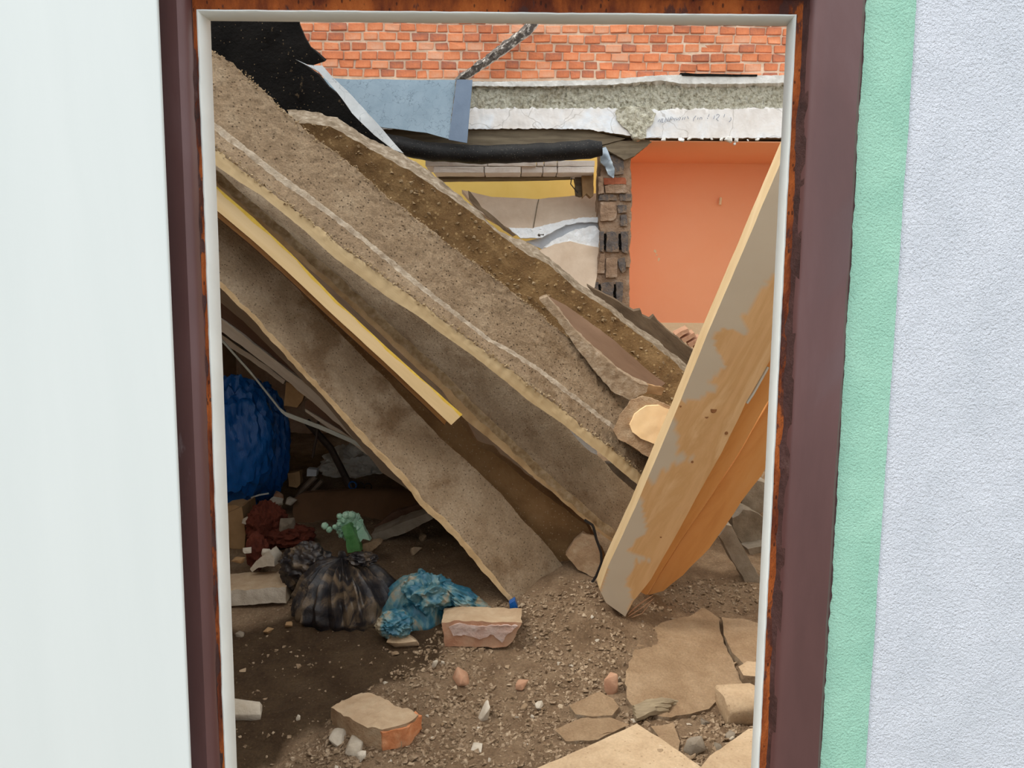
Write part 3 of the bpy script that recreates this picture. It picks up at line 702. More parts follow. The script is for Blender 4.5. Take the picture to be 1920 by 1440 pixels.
# bent flashing strip lying against the bricks
ru = resample([P(x, y, 5.83) for x, y in [(846,152),(870,134),(905,108),(940,82),(970,58),(985,46),(1000,30)]], 50)
rl = resample([P(x, y, 5.80) for x, y in [(866,156),(885,141),(920,118),(950,98),(982,72),(994,64),(1010,45)]], 50)
mb = loft([ru, [a.lerp(b,.5)+Vector((0,-.05,0)) for a, b in zip(ru, rl)], rl, shift(rl,(0,.03,0)), shift(ru,(0,.03,0))], n=60, sub=[4,4,1,2,1], amp=[.012,.012,.012,.004,.004], freq=25, seed=8, mats=[0,0,1,0,0])
m_strip = mat('speckled_bitumen_strip', [(.3,(60,56,54)),(.55,(104,98,92)),(.75,(176,170,162))], scale=26, rough=.8, bump=.8, bscale=60, bdist=.01, specks=[('n',30,.40,.06,(214,208,198),.8)])
build('bitumen_strip', mb, [m_strip, m_lip_c], label='speckled grey bitumen strip hanging diagonally against the bricks', cat='roofing strip', smooth=True)

# black roofing sheet, upper left
mb = chunk([(275,-120),(540,-60),(560,48),(583,90),(609,116),(585,121),(570,118),(556,113),(600,140),(640,180),(690,238),(740,282),(800,330),(700,330),(500,260),(275,160)],
           lambda x, y: 4.55 - (x-150)/600*.25 + y/300*.1, (0,.02,.01), .06, .014, 7, 5)
bs = build('roofing_sheet', mb, m_black, label='large black bitumen roofing sheet sagging at the upper left', cat='roofing sheet', smooth=True)
mb = chunk([(555,112),(577,122),(604,124),(640,160),(680,202),(757,288),(738,282),(700,252),(660,212),(620,158),(596,134)], 4.28, (0,.012,.0), .05, .006, 9, 6)
build('folded_edge', mb, m_flash, bs, label='pale folded edge of the sheet', smooth=True)

# ------------------------------------------------------------------ earth-stained slab E behind the front beam
e_top = [(540,205),(567,207),(605,214),(633,222),(661,240),(689,258),(746,284),(788,309),(819,332),(858,363),(900,399),(933,432),(976,449),(1008,465),(1051,501),(1090,534),(1145,572),(1190,609),(1229,634),(1257,659),(1300,694),(1360,745)]
e_mid = [(540,232),(577,230),(619,238),(650,253),(689,276),(731,301),(774,323),(819,354),(858,380),(911,417),(943,445),(989,477),(1030,496),(1085,544),(1145,585),(1190,622),(1229,649),(1257,674),(1300,708),(1360,758)]
e_bot = [(540,330),(640,390),(760,470),(860,540),(960,600),(1030,640),(1100,690),(1170,735),(1240,775),(1290,800),(1360,850)]
rt, rm, rb = rail(e_top, 4.12, 3.95), rail(e_mid, 3.98, 3.84), rail(e_bot, 4.08, 3.66)
mb = loft([rt, rm, rb, shift(rb,(0,.3,.02)), shift(rt,(0,.25,.0))], n=220, sub=[7,20,2,3,2], mats=[0,1,1,1,0], amp=[.008,.007,.006,.0,.006], freq=20, seed=6)
slabE = build('concrete_slab', mb, [m_screed, m_earth_slab], label='earth-stained pebbly concrete slab sloping behind the front beam', cat='concrete slab', smooth=True)
# pebbles standing proud of its face
rnd = random.Random(3); pm_ = MB()
rm_s, rb_s = resample(rm, 200), resample(rb, 200)
for i in range(420):
    t = rnd.randrange(10, 185); u = rnd.random()*.75
    c = rm_s[t].lerp(rb_s[t], u); s_ = rnd.choice([.005,.006,.008,.010,.013,.018]) * (1 if u > .2 else .7)
    pm_ = join(pm_, moved(rock((s_, s_*.7, s_*.75), i, 9, 0), c + Vector((0,-.003,.0)), rnd.random()*6)) if i < 0 else pm_
def many(items, seed0):
    V, Fc = [], []
    protos = [rock((1, .8, .7), seed0+k, 9, 0) for k in range(8)]
    off = 0
    for (c, s_, rz, k) in items:
        p = protos[k % 8]; M = Matrix.Rotation(rz, 3, 'Z') @ Matrix.Rotation(rz*.7, 3, 'X') * s_
        V += [c + M @ v for v in p.v]; Fc += [tuple(i+off for i in q) for q in p.f]; off += len(p.v)
    m_ = MB(); m_.v = V; m_.f = Fc; m_.m = [0]*len(Fc); return m_
its = []
for i in range(300):
    t = rnd.randrange(8, 185); u = rnd.random()*.8
    its.append((rm_s[t].lerp(rb_s[t], u), rnd.choice([.004,.005,.006,.008,.010,.012,.014]), rnd.random()*6, i))
m_pebE = mat('slab_pebbles', [(.25,(112,92,66)),(.5,(142,120,90)),(.75,(168,148,118))], scale=30, rough=.9, bump=.3)
build('pebbles', many(its, 50), m_pebE, slabE, kind='stuff')
# felt scraps along its top edge
mb = chunk([(877,358),(882,360),(904,388),(936,415),(968,441),(961,443),(928,418),(897,392),(880,374)], 4.05, (0,.015,0), .03, .006, 30, 4)
build('felt_scrap', mb, m_feltbr, label='curled black felt scrap on the top edge of the pebbly slab', cat='felt scrap', smooth=True)
mb = chunk([(1100,535),(1150,561),(1188,584),(1200,582),(1204,592),(1218,598),(1226,592),(1234,604),(1304,662),(1350,700),(1350,745),(1290,705),(1240,658),(1190,622),(1140,582)],
           lambda x, y: 4.06, (0,.02,.01), .04, .006, 20, 5)
build('felt_scrap', mb, m_feltbr, label='torn brown felt strip along the lower right of the pebbly slab', cat='felt scrap', smooth=True)
mb = chunk([(592,262),(612,274),(630,300),(600,300),(560,262),(575,258)], 3.7, (0,.06,0), .03, .01, 30, 9)
build('rubble_chunk', mb, m_stoneg, label='brown rubble chunk wedged between the front beam and black sheet', cat='rubble', smooth=True)
mb = chunk([(540,240),(560,236),(580,256),(585,275),(555,262)], 3.75, (0,.05,0), .03, .01, 30, 10)
build('brick_chunk', mb, m_redbrk, label='reddish brick chunk jammed above the front beam', cat='brick', smooth=True)

# ------------------------------------------------------------------ beam A (front)
a_top = [(150,-120),(330,42),(400,97),(435,118),(468,148),(493,169),(522,198),(552,225),(579,250),(617,277),(657,307),(698,342),(725,369),(758,391),(800,426),(860,472),(920,515),(948,537),(971,556),(999,576),(1040,612),(1090,652),(1150,706),(1220,762),(1270,803)]
a_s1 = [(150,40),(330,172),(400,228),(454,269),(522,323),(590,372),(671,434),(720,475),(800,540),(860,588),(920,635),(962,657),(1018,694),(1080,742),(1150,796),(1220,850),(1270,889)]
a_s2 = [(150,54),(330,186),(400,244),(454,284),(522,338),(590,386),(671,446),(720,487),(800,552),(860,598),(920,643),(962,666),(1018,704),(1080,752),(1150,806),(1220,858),(1270,897)]
a_cr = [(150,90),(330,222),(403,277),(435,304),(476,337),(514,364),(552,393),(603,429),(625,452),(685,494),(730,527),(790,569),(842,610),(900,651),(962,697),(1004,733),(1047,761),(1089,798),(1131,829),(1173,863),(1201,888),(1262,936)]
a_lip = [(150,122),(330,256),(403,309),(441,336),(489,366),(530,399),(573,434),(625,482),(677,520),(726,557),(782,591),(827,625),(900,677),(956,722),(993,753),(1055,795),(1094,826),(1134,857),(1184,900),(1255,952)]
A0, A1, A2, A3, A4 = rail(a_top,3.06,3.42), rail(a_s1,2.96,3.27), rail(a_s2,2.955,3.265), rail(a_cr,2.90,3.20), rail(a_lip,2.895,3.19)
A0, A1, A2, A3, A4 = map(toleft, (A0, A1, A2, A3, A4))
mb = loft([A0, A1, A2, A3, A4, shift(A4,(0,.12,.03)), shift(A0,(0,.10,-.02))], n=500, sub=[34,3,8,4,3,3,3], mats=[0,1,0,2,0,0,3],
          amp=[.007,.004,.005,.007,.0015,0,.006], freq=46, seed=2)
# strip index: 0 face,1 stripe,2 lower face,3 lip
beamA = build('concrete_beam', mb, [m_con, m_stripe, m_lip, m_crumb], label='large front tan concrete beam sloping down to the leaning timber', cat='beam', smooth=True)
# crumbs along the lower edge and top ridge: real gritty clumps
rnd = random.Random(9); its = []
A3s, A0s = resample(A3, 400), resample(A0, 400)
for i in range(620):
    t = rnd.randrange(120, 395); c = A3s[t] + Vector((rnd.gauss(0,.004), -.002+rnd.gauss(0,.003), rnd.gauss(.006,.006)))
    its.append((c, rnd.choice([.002,.003,.003,.004,.005,.007]), rnd.random()*6, i))
for i in range(650):
    t = rnd.randrange(120, 340); c = A0s[t] + Vector((rnd.gauss(0,.005), rnd.gauss(-.004,.006), rnd.gauss(-.006,.008)))
    its.append((c, rnd.choice([.002,.002,.003,.004,.005]), rnd.random()*6, i))
build('crumbled_mortar', many(its, 70), m_crumb, beamA, kind='stuff')

# ------------------------------------------------------------------ beam B (middle)
b_top = [(150,30),(403,270),(625,440),(800,560),(960,690),(1060,800),(1117,850),(1155,887),(1190,919),(1290,1000)]
b_cr = [(150,140),(405,338),(440,372),(479,404),(550,465),(621,527),(700,600),(767,662),(827,715),(878,768),(940,826),(980,865),(1012,895),(1042,922),(1087,960),(1115,985),(1150,1012),(1250,1100)]
b_lip = [(150,152),(405,350),(440,384),(479,417),(550,478),(621,540),(700,614),(767,677),(827,730),(867,782),(940,842),(980,878),(1030,918),(1062,947),(1085,966),(1130,1004),(1152,1020),(1250,1108)]
b_gr = [(x+9, y-13) for x, y in b_cr]
B0, Bg, B1, B2 = rail(b_top,3.40,3.62), rail(b_gr,3.175,3.455), rail(b_cr,3.16,3.44), rail(b_lip,3.155,3.435)
B0, Bg, B1, B2 = map(toleft, (B0, Bg, B1, B2))
mb = loft([B0, Bg, B1, B2, shift(B2,(0,.10,.03)), shift(B0,(0,.08,-.02))], n=220, sub=[12,4,3,3,3,3], mats=[0,1,2,2,0,0], amp=[.004,.005,.008,.003,0,0], freq=24, seed=12)
beamB = build('concrete_beam', mb, [m_con2, m_crumb, m_rim2], label='middle dusty concrete beam directly below the large front beam', cat='beam', smooth=True)

# ------------------------------------------------------------------ beam C (lower) 
c_top = [(150,190),(400,395),(520,505),(611,598),(695,684),(726,712),(774,766),(827,822),(878,867),(940,926),(980,975),(1017,1012),(1055,1060),(1062,1072)]
c_low = [(150,310),(419,533),(475,589),(524,641),(569,690),(625,750),(681,813),(732,864),(763,895),(794,937),(850,988),(903,1052),(946,1104),(973,1134)]
c_rim = [(150,318),(415,541),(471,597),(519,650),(564,699),(620,759),(675,823),(726,875),(757,906),(788,948),(844,999),(897,1062),(941,1112),(967,1141)]
C0, C1, C2 = rail(c_top,3.26,3.36), rail(c_low,3.06,3.17), rail(c_rim,3.058,3.168)
C0, C1, C2 = map(toleft, (C0, C1, C2))
mb = loft([C0, C1, C2, shift(C2,(0,.08,.02)), shift(C0,(0,.07,-.03))], n=200, sub=[16,3,2,3,2], mats=[0,1,0,0,0], amp=[.003,.006,.004,0,0], freq=24, seed=22)
build('concrete_beam', mb, [m_con2, m_rim2], label='lower grey-tan concrete beam with its foot in the dirt mound', cat='beam', smooth=True)

# dirt crusted slab behind C
mb = chunk([(560,540),(640,600),(722,670),(846,780),(872,800),(893,838),(925,850),(985,900),(1060,955),(1100,985),(1140,1060),(1100,1110),(1050,1110),(1020,1040),(940,955),(774,800),(660,690)],
           lambda x, y: 3.60 - (x-560)/600*.16, (0,.06,.02), .03, .010, 16, 8)
build('concrete_slab', mb, m_dustslope, label='brown dirt-crusted slab showing between lower and middle beams', cat='concrete slab', smooth=True)

# plank D
def prism_strip(top, low, y0, y1, vec, name, mats, **kw): 
    a, b = rail(top, y0, y1), rail(low, y0-.03, y1-.03)
    m1 = [p.lerp(q, .15 + .05*math.sin(p.x*23) + .05*math.sin(p.x*61)) for p, q in zip(resample(a, 40), resample(b, 40))]
    mb = loft([a, m1, b, shift(b, vec), shift(a, vec)], n=40, sub=[1,2,1,2,1], mats=[1,0,2,0,0], amp=[.0015,.0008,.0008,0,0], freq=12, seed=5)
    return build(name, mb, mats, **kw)
prism_strip([(230,195),(408,351),(475,408),(550,479),(625,558),(738,663),(867,777)], [(230,255),(408,396),(475,452),(535,506),(640,605),(722,680),(846,797)], 2.99, 3.10, (-.006,.035,-.006),
            'timber_plank', [m_ply, m_yellow, m_plyedge], label='yellow-edged plank wedged between the lower and middle beams', cat='plank')

prism_strip([(230,246),(408,390),(475,447),(535,501),(640,600),(722,675),(838,786)], [(230,268),(408,407),(475,463),(535,517),(640,616),(722,690),(834,797)], 3.035, 3.145, (-.006,.02,-.004),  # extra strip added to form the plank's brown lower edge
            'timber_plank', [m_plyedge, m_plyedge, m_darkboard], label='separate brown strip added as lower edge of the yellow-edged plank', cat='plank')
# unseen slab added over the cavity to block light
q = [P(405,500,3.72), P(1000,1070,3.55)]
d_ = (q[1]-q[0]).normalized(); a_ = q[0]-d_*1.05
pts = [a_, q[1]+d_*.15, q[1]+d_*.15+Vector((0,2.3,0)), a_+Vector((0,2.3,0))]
build('light_blocker', solid(pts, (.08,0,.10), .15, .01, 6, 3), m_cavityshade, label='added dark slab blocking light from the cavity under the beams', cat='light blocker')

# boards of the collapsed ceiling under it
cl = empty('ceiling_boarding', P(560,700,3.8), 'collapsed ceiling boarding hanging in layers under the lower beam', 'ceiling boards')
def cb(poly, Y, m, vec=(0,.05,.0), amp=.004, seed=1, nm='board'): return build(nm, chunk(poly, Y, vec, .04, amp, 20, seed), m, cl, smooth=True)
cb([(330,440),(470,570),(640,745),(800,915),(790,935),(715,885),(600,745),(456,602),(330,500)], 3.62, m_greyboard, seed=2)
cb([(330,480),(456,596),(600,738),(715,878),(690,826),(552,704),(420,606),(330,548)], 3.74, m_darkboard, seed=3)
cb([(330,545),(422,604),(552,702),(690,822),(760,912),(740,900),(650,810),(545,720),(420,624),(330,575)], 3.71, m_whiteboard, seed=4, amp=.007)
cb([(415,628),(470,664),(534,713),(531,721),(470,675),(412,640)], 3.9, m_whiteboard, seed=5, amp=.006)
cb([(415,622),(470,658),(540,706),(536,714),(470,664),(412,630)], 4.0, m_darkboard, seed=6, amp=.006)
cb([(536,716),(556,722),(572,738),(566,752),(556,764),(532,760)], 3.84, m_cardb, seed=7, amp=.004)
cb([(574,752),(600,742),(650,790),(712,836),(735,880),(700,858),(640,806),(572,766)], 3.83, m_darkboard, seed=8, amp=.008)
cb([(572,767),(640,808),(690,842),(735,880),(732,885),(660,832),(572,772)], 3.82, m_whiteboard, seed=9, amp=.003)

# ------------------------------------------------------------------ pieces lying on beam A: plaster slab, board, cream block
mb = chunk([(1012,562),(1026,556),(1048,582),(1078,620),(1111,651),(1159,693),(1187,712),(1215,724),(1212,737),(1201,741),(1179,750),(1153,738),(1111,692),(1072,640),(1041,596)],
           lambda x, y: 3.36 - (y-560)/190*.08, (0,.05,.01), .016, .006, 40, 3)
build('plaster_slab', mb, m_plasteredge, label='long broken plaster slab lying on the front beam', cat='plaster slab', smooth=True)
mb = chunk([(1024,553),(1060,572),(1100,600),(1150,637),(1190,672),(1222,700),(1248,718),(1240,726),(1215,723),(1187,712),(1159,692),(1111,650),(1077,619),(1044,578)],
           lambda x, y: 3.62 - (y-560)/190*.12, (0,.03,-.01), .05, .003, 20, 4)
build('fibre_board', mb, m_bbrown, label='smooth brown board tucked between plaster slab and pebbly slab', cat='board', smooth=True)
mb = chunk([(1187,712),(1220,722),(1247,728),(1240,742),(1215,738),(1195,730)], 3.42, (0,.04,0), .02, .006, 30, 5)
build('board_scrap', mb, m_cardb, label='ragged tan scrap at the lower end of the brown board', cat='board', smooth=True)
mb = chunk([(1150,808),(1162,778),(1184,752),(1204,742),(1224,747),(1258,762),(1300,790),(1290,860),(1232,880),(1226,864),(1187,838),(1159,822)], lambda x, y: 3.17 - (y-745)/120*.05, (.02,.13,-.02), .02, .007, 30, 6)
blkM = build('brick_chunk', mb, m_blockside, label='mortar-crusted brick chunk with peach face beside the leaning timber', cat='brick', smooth=True)
mb = chunk([(1181,797),(1190,776),(1212,761),(1236,760),(1258,769),(1290,790),(1280,850),(1232,834),(1201,822),(1186,810)], lambda x, y: 3.155 - (y-745)/120*.05, (0,.02,0), .02, .003, 30, 7)
build('peach_face', mb, m_peach, blkM, label='smooth peach-painted face', smooth=True)
mb = chunk([(1060,796),(1078,806),(1105,828),(1118,842),(1120,853),(1108,848),(1085,828)], 3.30, (0,.01,0), .03, .003)
build('paper_strip', mb, m_white, label='white paper strip under the lower edge of the front beam', cat='paper')
mb = chunk([(1135,868),(1150,870),(1190,905),(1205,918),(1196,925),(1160,895)], 3.36, (0,.05,0), .03, .006)
build('rubble_chunk', mb, m_stoneg, label='dark flat chunk in the gap between front and middle beams', cat='rubble')

# ------------------------------------------------------------------ leaning timbers
FL = [(1563,70),(1482,262),(1424,398),(1399,458),(1360,548),(1324,632),(1276,752),(1192,950),(1140,1062),(1124,1106)]
FR = [(1172,1156),(1187,1128),(1220,1087),(1275,990),(1305,934),(1350,854),(1370,815),(1398,756),(1435,691),(1520,540),(1680,240)]
fy = lambda x, y: 2.62 + (y-100)/1050*.42
mb = chunk(FL + [(1136,1130)] + FR, fy, (0,.115,-.0), .014, .0010, 12, 3, front=0, side=1)
tF = build('timber_post', mb, [m_wood, m_woodedge], label='wide new timber leaning at the right, patched with grey cement', cat='timber', smooth=True)
_l0, _l1 = P(1458,327,fy(1458,327)), P(1122,1108,fy(1122,1108)); _ax = (_l1-_l0).normalized(); _st = []
for v in tF.data.vertices:
    c = v.co + tF.location; d = c - _l0; a = d.dot(_ax); e = (d - _ax*a).length; L_ = (_l1-_l0).length; t_ = a/L_
    lim = .062 + .10*noise.noise(c*5.5) + .05*noise.noise(c*15) + .018*noise.noise(c*45) + (.09 if t_ > .88 else 0) + (.06 if t_ < .32 else 0) - (.04 if .5 < t_ < .62 else 0)
    _st.append(min(1, max(0, (lim - e)/.004)) if e > .004 else 0)
at_ = tF.data.attributes.new('stain', 'FLOAT', 'POINT'); at_.data.foreach_set('value', _st)
mb = MB()
for (x, y, s_) in [(1338,766,1.0),(1326,780,.6),(1385,730,.6),(1297,865,.5)]:
    pass
for (pts, r_) in [([(1178,1152),(1190,1140),(1208,1126),(1225,1116)],.012),([(1178,1156),(1200,1142),(1226,1122)],.009),([(1170,1146),(1180,1130),(1196,1118),(1206,1112)],.008),([(1184,1158),(1204,1150),(1222,1128)],.007)]:
    mb.tube(resample([P(x, y, 3.06) for x, y in pts], 8), [r_*k*.55 for k in (.6,1,1,.9,1,.8,.6,.2)], 4, sq=.5)
build('splinters', mb, m_splint, tF, label='splintered foot of the timber')
m_knot = mat('timber_knot', [(.3,(120,80,48)),(.7,(158,108,68))], scale=50, stretch=(1,1,.4), bump=.3)
for (x, y, s_) in [(1338,768,.015),(1325,781,.009),(1298,866,.006),(1276,762,.005),(1239,1007,.005),(1362,812,.008)]:
    c = P(x, y, fy(x, y)); mb = MB(); mb.tube([c+Vector((0,.004,0)), c+Vector((0,-.0008,0))], [s_, s_*.8], 12)
    build('knot', mb, m_knot, tF)
mb = chunk([(1560,470),(1445,672),(1398,748),(1330,840),(1262,982),(1197,1108),(1212,1116),(1275,1015),(1330,935),(1385,850),(1434,762),(1480,690),(1600,490)], lambda x, y: 2.86 + (y-470)/640*.34, (0,.08,.0), .05, .001, 12, 4)
build('timber_batten', mb, m_wood2, label='narrow ochre batten directly behind the wide leaning timber', cat='timber', smooth=True)
mb = chunk([(1600,505),(1480,692),(1434,768),(1385,852),(1330,937),(1275,1017),(1214,1116),(1244,1108),(1280,1078),(1330,1029),(1362,984),(1390,939),(1427,892),(1480,800),(1660,530)], lambda x, y: 2.92 + (y-470)/640*.36, (.0,.05,.0), .05, .003, 30, 5)
build('timber_plank', mb, m_wood2, label='rough-edged orange plank rightmost of the leaning timbers', cat='plank', smooth=True)
mb = MB(); mb.tube([P(1400,756,2.9), P(1412,738,2.9), P(1440,688,2.9)], .006, 6)
build('white_stick', mb, m_lining, label='thin white stick on the edge of the leaning timber', cat='stick')

# ------------------------------------------------------------------ right-hand rubble
mb = chunk([(1348,1003),(1362,984),(1372,986),(1400,1040),(1440,1110),(1440,1150),(1410,1110),(1372,1050)], 3.55, (.0,.08,.0), .03, .007, 25, 2)
build('concrete_slab', mb, m_stoneg, label='narrow grey slab leaning beside the orange plank foot', cat='concrete slab', smooth=True)
for i, (poly, Y, lb) in enumerate([
    ([(1384,912),(1410,900),(1440,905),(1440,960),(1405,968),(1390,944)], 4.2, 'dark angular stone topmost in the pile beside the frame'),
    ([(1374,972),(1396,955),(1420,962),(1440,980),(1440,1018),(1400,1030),(1380,1000)], 4.0, 'dark round stone in the middle of the pile right of plank'),
    ([(1400,1030),(1440,1020),(1440,1080),(1418,1075)], 3.9, 'dark low stone at the bottom of the right stone pile')]):
    build('rubble_stone', chunk(poly, Y, (0,.15,0), .04, .012, 14, i+3), m_stoneg, label=lb, cat='stone', smooth=True)
# heap of tiles behind, in the orange room
its = []
rnd = random.Random(77)
mb = MB()
hp = MB(); nxx = 26
for j in range(nxx):
    for i in range(nxx):
        u, v = i/(nxx-1)*2-1, j/(nxx-1)*2-1
        x = 1.82 + u*.8; y = 6.2 + v*.55; z = .5 + .78*max(0, 1-(u*u*.8+v*v*.7))**.8 + .05*noise.noise(Vector((x*6,y*6,0))) + .03*noise.noise(Vector((x*17,y*17,0)))
        hp.v.append(Vector((x,y,z)))
for j in range(nxx-1):
    for i in range(nxx-1): hp.f.append((j*nxx+i,j*nxx+i+1,(j+1)*nxx+i+1,(j+1)*nxx+i)); hp.m.append(0)
build('rubble_heap', hp, m_stonew, label='pale rubble heap below the orange wall', cat='rubble', kind='stuff')
for i, (x, y) in enumerate([(1276,632),(1288,640),(1300,648),(1312,656)]):
    mb = chunk([(x-10,y-4),(x+14,y-16),(x+17,y-10),(x-6,y+4)], 5.55, (.0,.10,.02), .05, .004, 20, i)
    build('roof_tile', mb, m_redbrk, label='dusty red tile in the leaning row below the orange wall', cat='tile', group='tiles leaning below the orange wall')

# ------------------------------------------------------------------ cavity contents
def lump(px, py, Y, wpx, hpx, name, m, label, cat, depth=.7, **kw):
    c = P(px, py, Y); k = Y/F/2
    mb = blob(c, (wpx*k, wpx*k*depth, hpx*k), **kw)
    return build(name, mb, m, label=label, cat=cat, smooth=True)
lump(440, 825, 4.25, 150, 235, 'blue_sack', m_tarp, 'tall shiny blue plastic sack nearest the frame in the cavity', 'sack', seed=3, amp=.12, freq=3.2, sub=5, fold=.35)
lump(490, 830, 4.5, 105, 225, 'blue_sack', m_tarp, 'darker blue plastic sack behind the shiny blue sack', 'sack', seed=8, amp=.12, freq=3.0, sub=5, fold=.35)
lump(665, 885, 5.1, 128, 100, 'white_sack', m_sack, 'cloudy white sack slumped at the back of the cavity', 'sack', seed=5, amp=.18, freq=2.4, sub=5)
def strip(pts, Y, wid, name, m, label, cat, th=.006):
    a = [P(x, y, Y) for x, y in pts]; b = [p + Vector((wid*.35,0,-wid)) for p in a]
    mb = MB(); n = len(a); c = shift(a,(0,th,0)); d = shift(b,(0,th,0))
    V = a+b+c+d; Fc = []
    for i in range(n-1): Fc += [(i,i+1,n+i+1,n+i),(2*n+i,3*n+i,3*n+i+1,2*n+i+1),(i,2*n+i,2*n+i+1,i+1),(n+i,n+i+1,3*n+i+1,3*n+i)]
    Fc += [(0,n,3*n,2*n),(n-1,3*n-1,4*n-1,2*n-1)]
    mb.add(V, Fc); return build(name, mb, m, label=label, cat=cat)
strip([(395,612),(421,641),(470,696),(524,764),(534,772),(600,797),(690,836),(760,880)], 3.72, .026, 'metal_strip', m_alu, 'bent pale metal strip hanging across the dark cavity', 'metal strip')
mb = MB(); mb.tube([P(575,790,4.6), P(620,840,4.55), P(660,918,4.5)], .022, 8)
build('dark_pole', mb, m_dkmetal, label='dark wooden pole leaning before the white sack', cat='pole', smooth=True)
mb = MB(); mb.tube([P(597,785,4.0), P(594,815,4.0), P(586,858,4.0)], .007, 6)
build('thin_rod', mb, m_dkmetal, label='thin dark rod hanging from the broken ceiling board', cat='rod', smooth=True)
for i, (pts, Y, lb) in enumerate([([(592,893),(570,915),(555,938)], 4.55, 'grey batten leaning left of the white paper box'), ([(604,900),(590,915),(578,930)], 4.6, 'short grey batten leaning against the white sack')]):
    mb = MB(); mb.tube([P(x,y,Y) for x,y in pts], .018, 6); build('wood_batten', mb, m_greyboard, label=lb, cat='batten')
mb = chunk([(576,879),(594,881),(593,893),(575,893)], 4.5, (0,.05,0), .05, .001); build('paper_box', mb, m_greyw, label='small white paper box in the dark cavity', cat='box')
mb = chunk([(540,888),(562,884),(563,908),(556,914),(541,912)], 4.45, (0,.06,0), .03, .006); build('brick_chunk', mb, m_cardb, label='tan brick chunk right of the blue sacks', cat='brick', smooth=True)
for i, (x, y) in enumerate([(661,910),(676,912),(690,913)]):
    mb = MB(); c = P(x, y, 4.45); mb.tube([c + Vector((math.cos(a)*.022, 0, math.sin(a)*.022)) for a in [k*2*math.pi/14 for k in range(15)]], .004, 6)
    build('plastic_ring', mb, [m_tarp, m_cable, m_cable][i], label=['small blue ring at the foot of the white sack','black ring, middle of three before the white sack','black ring, rightmost of three before the white sack'][i], cat='ring', smooth=True)

mb = chunk([(552,934),(566,925),(660,920),(790,922),(800,1000),(640,1005),(560,1000),(548,960)], lambda x, y: 4.35 - (y-920)/90*.25, (0,.05,0), .05, .004, 12, 3)
build('wooden_panel', mb, m_dkpanel, label='brown wooden panel lying behind the pale green plastic', cat='panel', smooth=True)
mb = chunk([(697,1003),(740,985),(806,960),(812,972),(760,1000),(702,1017)], lambda x, y: 3.75, (0,.10,.01), .025, .006, 25, 5)
build('concrete_bar', mb, m_stoneg, label='grey concrete bar resting under the lower beam', cat='concrete bar', smooth=True)
mb = chunk([(690,1000),(735,962),(790,945),(800,955),(742,982),(700,1000)], 3.95, (0,.06,0), .04, .006, 20, 7)
build('wood_board', mb, m_darkboard, label='dark board leaning above the grey concrete bar', cat='board', smooth=True)
mb = chunk([(420,965),(454,950),(460,1000),(458,1040),(420,1050)], 3.85, (0,.2,0), .05, .004, 12, 4)
build('cardboard_box', mb, m_cardb, label='tan cardboard box at the left beside the frame', cat='box', smooth=True)
mb = chunk([(420,950),(440,946),(456,952),(450,960),(420,964)], 3.9, (0,.12,0), .05, .004, 12, 5)
build('cardboard_scrap', mb, m_cardb, label='flat tan scrap on top of the cardboard box', cat='cardboard', smooth=True)
lump(502, 990, 3.8, 72, 92, 'red_rag', m_rag, 'rust-red crumpled rag left of the brown panel', 'rag', seed=12, amp=.3, freq=2.6, sub=5)
lump(548, 1005, 3.75, 80, 40, 'red_rag', m_rag, 'dark red rag trailing right toward the black bag', 'rag', seed=14, amp=.3, freq=2.6, sub=4)
lump(482, 1035, 3.5, 40, 70, 'red_rag', m_rag, 'orange-red rag hanging down over the flat grey slab', 'rag', seed=15, amp=.25, freq=2.4, sub=4)
for i, (x, y, w_, h_, Y, m_, lb) in enumerate([
    (464,977,20,15,3.8,m_stonew,'small white stone beside the cardboard box'),
    (538,985,40,34,3.75,m_stoneg,'grey rounded stone right of the rust-red rag'),
    (522,930,24,20,4.3,m_redbrk,'pinkish brick bit below the blue sacks'),
    (518,940,26,18,4.25,m_stonew,'white rubble bit under the pinkish brick bit'),
    (543,940,26,18,4.25,m_stonew,'white rubble bit left of the brown panel'),
    (464,1032,22,14,3.45,m_stonew,'white bit on the slab beside the red rag'),
    (448,1050,26,12,3.4,m_cardb,'yellowish bit at the left on the flat slab'),
    (498,1034,18,18,3.4,m_stonew,'small white stone on top of the pointed cream chunk')]):
    k = Y/F/2; c = P(x, y, Y)
    build('rubble_stone', moved(rock((w_*k, w_*k*.8, h_*k), i+40, 14), c, i), m_, label=lb, cat='stone', smooth=True)
mb = chunk([(468,1066),(480,1052),(505,1034),(515,1046),(514,1062),(500,1061),(484,1064),(473,1072)], 3.36, (.01,.07,0), .02, .004, 30, 9)
build('plaster_chunk', mb, m_stonew, label='pointed cream plaster chunk on the flat grey slab', cat='plaster', smooth=True)
# flat slab: dusty top and white front face
t = [P(420,1082,3.42), P(540,1070,3.42)]; ff = [P(420,1112,3.2), P(536,1102,3.2)]; lo = [P(420,1144,3.2), P(536,1130,3.2)]
mb = loft([[t[0]-Vector((.2,0,0)),t[1]], [ff[0]-Vector((.2,0,0)),ff[1]], [lo[0]-Vector((.2,0,0)),lo[1]], shift([lo[0]-Vector((.2,0,0)),lo[1]],(0,.25,0))], n=40, sub=[5,4,4,4], mats=[0,1,0,0], amp=[.004,.006,.006,0], freq=30, seed=3)
build('concrete_slab', mb, [m_dusttop, m_stonew], label='flat slab with white broken front edge left of the black bag', cat='concrete slab', smooth=True)
strip([(470,932),(485,927),(503,924)], 4.2, .008, 'white_stick', m_lining, 'short white stick below the blue sacks', 'stick')

